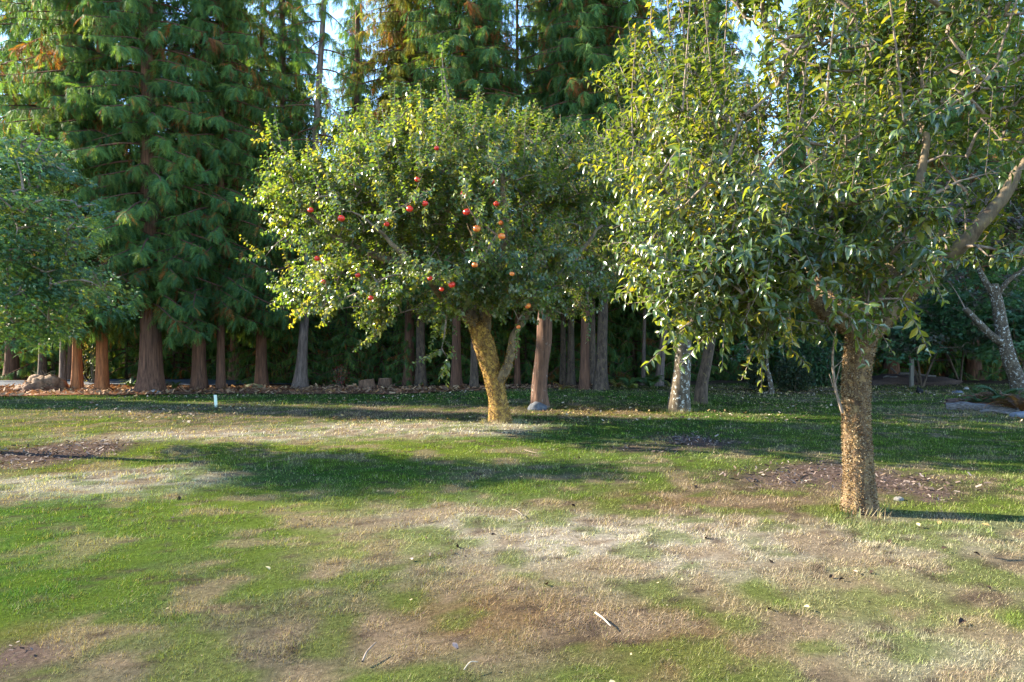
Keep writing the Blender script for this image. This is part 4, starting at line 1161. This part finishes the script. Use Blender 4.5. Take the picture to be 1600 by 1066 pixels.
GREY = lambda V, v: np.array((.16, .15, .14)) * (.6 + .8 * fbm(V[:, 0] * 7, V[:, 1] * 7 + V[:, 2] * 7, 4, 3))[:, None]
BLUE = lambda V, v: np.array((.13, .14, .16)) * (.6 + .8 * fbm(V[:, 0] * 7, V[:, 1] * 7 + V[:, 2] * 7, 4, 3))[:, None]
blob('rock', 'flat grey rock at the foot of the stoutest cedar', 'rock', on_ground(242, 614), (.26, .2, .13), 84, GREY, M_rock)
blob('rock', 'low dark rock in the mulch before the stoutest cedar', 'rock', on_ground(205, 612), (.3, .2, .09), 85, lambda V, v: GREY(V, v) * .6, M_rock)
blob('rock', 'whitish grey rock leaning against the reddish grey trunk', 'rock', on_ground(839, 639) + A3(0, -.1, .03), (.24, .18, .15), 86, lambda V, v: BLUE(V, v) * .62, M_rock)
blob('rock', 'mossy rock at the mulch edge by the grey leaning cedar', 'rock', on_ground(398, 606), (.42, .25, .15), 87, lambda V, v: GREY(V, v) * np.array((.8, .9, .5)), M_rock)
blob('rock', 'bluish grey rock lying on the lawn beyond the log', 'rock', on_ground(1496, 613), (.20, .16, .08), 88, lambda V, v: BLUE(V, v) * .7, M_rock)
blob('rock', 'small white rock on the bare ground before the thicket', 'rock', on_ground(1510, 608), (.08, .06, .08), 89, (.26, .245, .22), M_rock)
blob('rock', 'small pale stone at the base of the stump in the dirt circle', 'rock', on_ground(1403, 784), (.05, .045, .03), 90, (.13, .125, .115), M_rock)
blob('rock', 'small dark stone at the very end of the weathered log', 'rock', on_ground(1592, 652), (.22, .16, .12), 91, BLUE, M_rock)

# weathered log and root mass
def log(name, label, a, c, r0, r1, seed, mat=M_wood, cat='log', bend=.1, n=14):
    a, c = np.asarray(a), np.asarray(c)
    base = (a + c) / 2
    P = spline([a, a * .66 + c * .34 + A3(0, bend, .04), a * .33 + c * .67 + A3(0, -bend, .0), c], 7)
    b = MB(); b.add2(*tube(P, np.linspace(r0, r1, len(P)) * (1 + .3 * (vnoise(np.arange(len(P)) * .6, np.arange(len(P)) * 0 + seed, seed) - .5)), n, True, .25, seed))
    o = b.obj(name, mat, None, base); o.location = base
    return tag(o, label, cat)
log('weathered_log', 'grey weathered log lying on the lawn in front of the root mass', on_ground(1478, 642) + A3(0, 0, .07), on_ground(1592, 648) + A3(0, 0, .06), .12, .10, 92)
log('fallen_branch', 'thin pale branch lying along the front of the weathered log', on_ground(1530, 649) + A3(0, 0, .04), on_ground(1598, 652) + A3(0, 0, .06), .035, .02, 93, cat='branch', n=8)
blob('root_mass', 'dark brown mound of old roots and bark behind the weathered log', 'mound', on_ground(1545, 634), (.95, .4, .22), 94, lambda V, v: np.array((.075, .042, .03)) * (.4 + 1.3 * fbm(V[:, 0] * 9, V[:, 2] * 9 + V[:, 1] * 5, 4, 3))[:, None], M_rock, None, .8, (26, 60))
b = MB()
for k in range(130):
    c = on_ground(1545, 634); x, y = RNG.uniform(-.95, .95), RNG.uniform(-.42, .1)
    q = c + A3(x, y, .30 * math.sqrt(max(0, 1 - x * x)) * RNG.uniform(.3, 1.1))
    d = RNG.normal(0, 1, 3) * A3(1, .5, .3); d = d / np.linalg.norm(d) * RNG.uniform(.12, .4)
    b.add2(*tube([q - d * .5, q + RNG.normal(0, .02, 3), q + d * .5], np.array([.016, .019, .008]) * RNG.uniform(.5, 1.2), 5))
o = b.obj('root_tangle', M_cut, None, on_ground(1545, 634)); o.location = on_ground(1545, 634)
tag(o, 'tangle of dark broken roots sticking out of the brown mound', 'roots', None, 'stuff')
for k, (u0, v0, u1, v1, r, lb_) in enumerate([(1380, 590, 1402, 589, .035, 'short pale fallen branch lowest on the bare bank'), (1405, 584, 1462, 588, .05, 'long pale fallen branch behind the wooden post'), (1391, 575, 1400, 583, .05, 'stubby pale branch sticking up beside the wooden post')]):
    log('fallen_branch', lb_, at(u0, v0, 27.5), at(u1, v1, 27.3), r, r * .7, 95 + k, cat='branch', n=8, bend=.04)
blob('bank', 'low bare earth bank holding the fallen branches under the thicket', 'mound', np.array((15.6, 28.2, -.1)), (2.8, 1.3, .36), 97, lambda V, v: DIRT * (.6 + .9 * fbm(V[:, 0] * 3, V[:, 1] * 3, 4, 3))[:, None], M_ground, None, .55, (26, 50))

# post, stake, cables, little animal
pp = on_ground(1424, 606)
post = thing('wooden_post', 'square grey wooden post standing on bare ground before the thicket', 'post', pp)
hp = (606 - 561) / FPX * pp[1]
b = MB()
a_ = .058; z_ = [(-.15, 1.0), (hp * .5, .98), (hp - .01, .96), (hp, .86)]
V = np.concatenate([np.array([(-1, -1), (1, -1), (1, 1), (-1, 1)]) @ np.eye(2, 3) * a_ * s + A3(.006 * i, 0, z) for i, (z, s) in enumerate(z_)])
F = [(4 * k + j, 4 * k + (j + 1) % 4, 4 * k + 4 + (j + 1) % 4, 4 * k + 4 + j) for k in range(3) for j in range(4)] + [(12, 13, 14, 15)]
b.add(V, F); b.obj('shaft', M_post, post, smooth=False)
b = MB(); b.add2(*tube([(0, -.02, hp - .03), (1.2, .4, hp - .07), (2.5, .9, hp - .05)], [.012, .012, .010], 5)); b.obj('wire', M_cable, post)
st = on_ground(338, 637)
hs = (637 - 617) / FPX * st[1]
b = MB()
V = np.concatenate([np.array([(-1, -.35), (1, -.35), (1, .35), (-1, .35)]) @ np.eye(2, 3) * .036 * s + A3(-.012 * i, 0, z) for i, (z, s) in enumerate([(-.12, .9), (hs * .45, 1), (hs * .97, 1), (hs, .85)])])
F = [(4 * k + j, 4 * k + (j + 1) % 4, 4 * k + 4 + (j + 1) % 4, 4 * k + 4 + j) for k in range(3) for j in range(4)] + [(12, 13, 14, 15)]
b.add(V, F, np.repeat(np.array([[.62, .72, .60]]), len(V), 0))
o = b.obj('garden_stake', M_stake, None, None, False); o.location = st
tag(o, 'short white wooden stake standing in the lawn', 'stake')
for k, (v0, v1) in enumerate([(497, 515), (503, 520)]):
    P = [at(u, v, 29.5 + .2 * k) for u, v in ((180, v0 - 12), (300, v0 - 5), (400, v0), (500, v0 + 9), (640, v1))]
    b = MB(); b.add2(*tube(spline(P, 8), np.full(33, .022), 5, False))
    base = P[2]; o = b.obj('overhead_cable', M_cable, None, base); o.location = base
    tag(o, ('upper' if k == 0 else 'lower') + ' of two black cables hanging between the cedar trunks', 'cable')
ap = on_ground(1437, 613)
sk = [((0, 0, .085), .075), ((-.05, -.02, .10), .070), ((.06, .01, .075), .070), ((-.085, -.03, .165), .048), ((-.115, -.035, .17), .034), ((-.085, -.015, .215), .014), ((-.085, -.01, .25), .010),
      ((-.075, -.05, .215), .014), ((-.07, -.055, .25), .010), ((-.07, -.05, .03), .025), ((-.09, -.06, .008), .022), ((.05, -.06, .03), .035), ((.11, .02, .05), .03)]
ed = [(0, 1), (0, 2), (1, 3), (3, 4), (3, 5), (5, 6), (3, 7), (7, 8), (1, 9), (9, 10), (2, 11), (2, 12)]
me = bpy.data.meshes.new('animal'); me.from_pydata([p for p, r in sk], ed, [])
an = link('small_animal', me)
an.modifiers.new('skin', 'SKIN'); an.modifiers.new('sub', 'SUBSURF').levels = 2
an.modifiers['sub'].render_levels = 2
for k, (p, r) in enumerate(sk): me.skin_vertices[0].data[k].radius = (r, r)
me.skin_vertices[0].data[0].use_root = True
me.materials.append(plain('black_coat', (.012, .011, .012), .8, .2))
an.location = ap
tag(an, 'small black animal with pricked ears sitting on the lawn near the wooden post', 'animal')

# ------------------------------------------------------------------ things lying on the grass
fl = []
for k, c in enumerate([(.028, .016, .012), (.05, .03, .02), (.020, .014, .014), (.42, .36, .20), (.30, .20, .08), (.36, .24, .19)]):
    q = MB(); V, F3, F4 = leaf_fine(.62, .28 if k < 3 else .12, .5 if k < 3 else .2)
    q.add2(V, F3, F4, c); fl.append(q.mesh('fallen_leaf', M_litter))
FALL = [(1388, 851, 0, 'dark curled leaf nearest below the foot of the pear trunk'), (1300, 899, 1, 'dark leaf in the loose trio below the pear trunk, topmost'), (1318, 906, 2, 'brownish dark leaf beside the pale one below the pear trunk'),
        (1364, 896, 0, 'dark leaf on a green tuft below the pear trunk'), (1470, 866, 1, 'dark crumpled leaf at the edge of the pear trunk shadow'), (1520, 871, 2, 'dark leaf just beyond the crumpled one near the trunk shadow'),
        (1505, 971, 0, 'large dark leaf on the straw grass in the lower corner'), (1540, 922, 1, 'dark leaf on green grass above the lower corner'), (1200, 878, 2, 'dark leaf on tan grass between the stick and the pear trunk'),
        (1200, 950, 0, 'dark leaf low on the grass beside a pale leaf'), (852, 912, 1, 'dark leaf above the dry stick on rusty grass'), (893, 790, 2, 'reddish dark leaf at the edge of the straw patch'),
        (283, 775, 0, 'dark leaf at the rim of the whitish dead patch'), (471, 812, 1, 'dark lump of a leaf in the sunny green grass'), (712, 849, 2, 'dark leaf on the pale straw in mid lawn'),
        (1105, 842, 0, 'small dark leaf on the pinkish straw'), (902, 716, 1, 'small dark leaf in the sunny grass under the apple shade'), (627, 731, 2, 'small dark leaf in the bluish shade band'),
        (499, 690, 0, 'small dark leaf on the pale strip before the apple tree'), (768, 834, 1, 'dark leaf on mixed grass below the apple trunk'), (1085, 762, 2, 'small dark leaf on the brown bare patch'),
        (1436, 830, 3, 'pale round leaf beside the pear trunk shadow'), (1255, 948, 3, 'pale folded leaf low on the green tufts'), (1338, 897, 5, 'pinkish pale leaf between dark ones below the pear trunk'),
        (1420, 890, 5, 'pale twisted leaf on green grass past the pear trunk'), (1468, 820, 4, 'tan leaf lying in the pear trunk shadow'), (1545, 828, 4, 'tan leaf beyond the pear trunk shadow'), (422, 886, 3, 'pale curled leaf in the dull green grass'),
        (707, 1003, 5, 'pinkish leaf on the rusty grass'), (960, 1061, 3, 'pale leaf at the lowest edge of the lawn'), (672, 716, 4, 'pale leaf on yellow green grass before the apple tree')]
for (u, v, m, lb_) in FALL:
    p = on_ground(u, v)
    o = link('fallen_leaf', fl[m]); o.location = p + A3(0, 0, .022)
    s = RNG.uniform(.04, .06) * (1 if p[1] < 6 else 1.25)
    o.scale = (s, s, s)
    o.rotation_euler = (RNG.normal(0, .35), RNG.normal(0, .35), RNG.uniform(0, 6.28))
    tag(o, lb_, 'leaf', 'dead leaves scattered on the lawn')
def twig(label, uv, r, mat=M_twig):
    P = [on_ground(u, v) + A3(0, 0, .03 + dz) for (u, v, dz) in uv]
    base = P[0]
    b = MB(); b.add2(*tube(spline(P, 4), np.linspace(r, r * .5, (len(P) - 1) * 4 + 1), 6))
    o = b.obj('fallen_twig', mat, None, base); o.location = base
    return tag(o, label, 'twig')
M_strip = bark_mat('dry_strip', (.30, .24, .17), (.52, .44, .33), None, (20, 20, 20), .2)
twig('pale straight dry stick lying among the reddish brown grass', [(930, 958, .0), (942, 967, .006), (954, 976, .0)], .0065, M_strip)
twig('small curved grey twig in the shaded grass', [(567, 1030, 0), (574, 1020, .02), (588, 1008, .03)], .006)
twig('thin pale forked twig low on the near grass', [(725, 1048, 0), (735, 1042, .02), (747, 1039, .01)], .0032, M_strip)
twig('thin dark twig lying on the straw coloured grass', [(800, 796, 0), (808, 801, .02), (818, 806, .0)], .005)
twig('long thin twig on the sunny lawn under the apple tree shade', [(820, 706, 0), (838, 712, .02), (852, 711, .01)], .005)
print('objects', len(bpy.data.objects), 'tris', sum(len(m.loops) - 2 * len(m.polygons) for m in bpy.data.meshes))
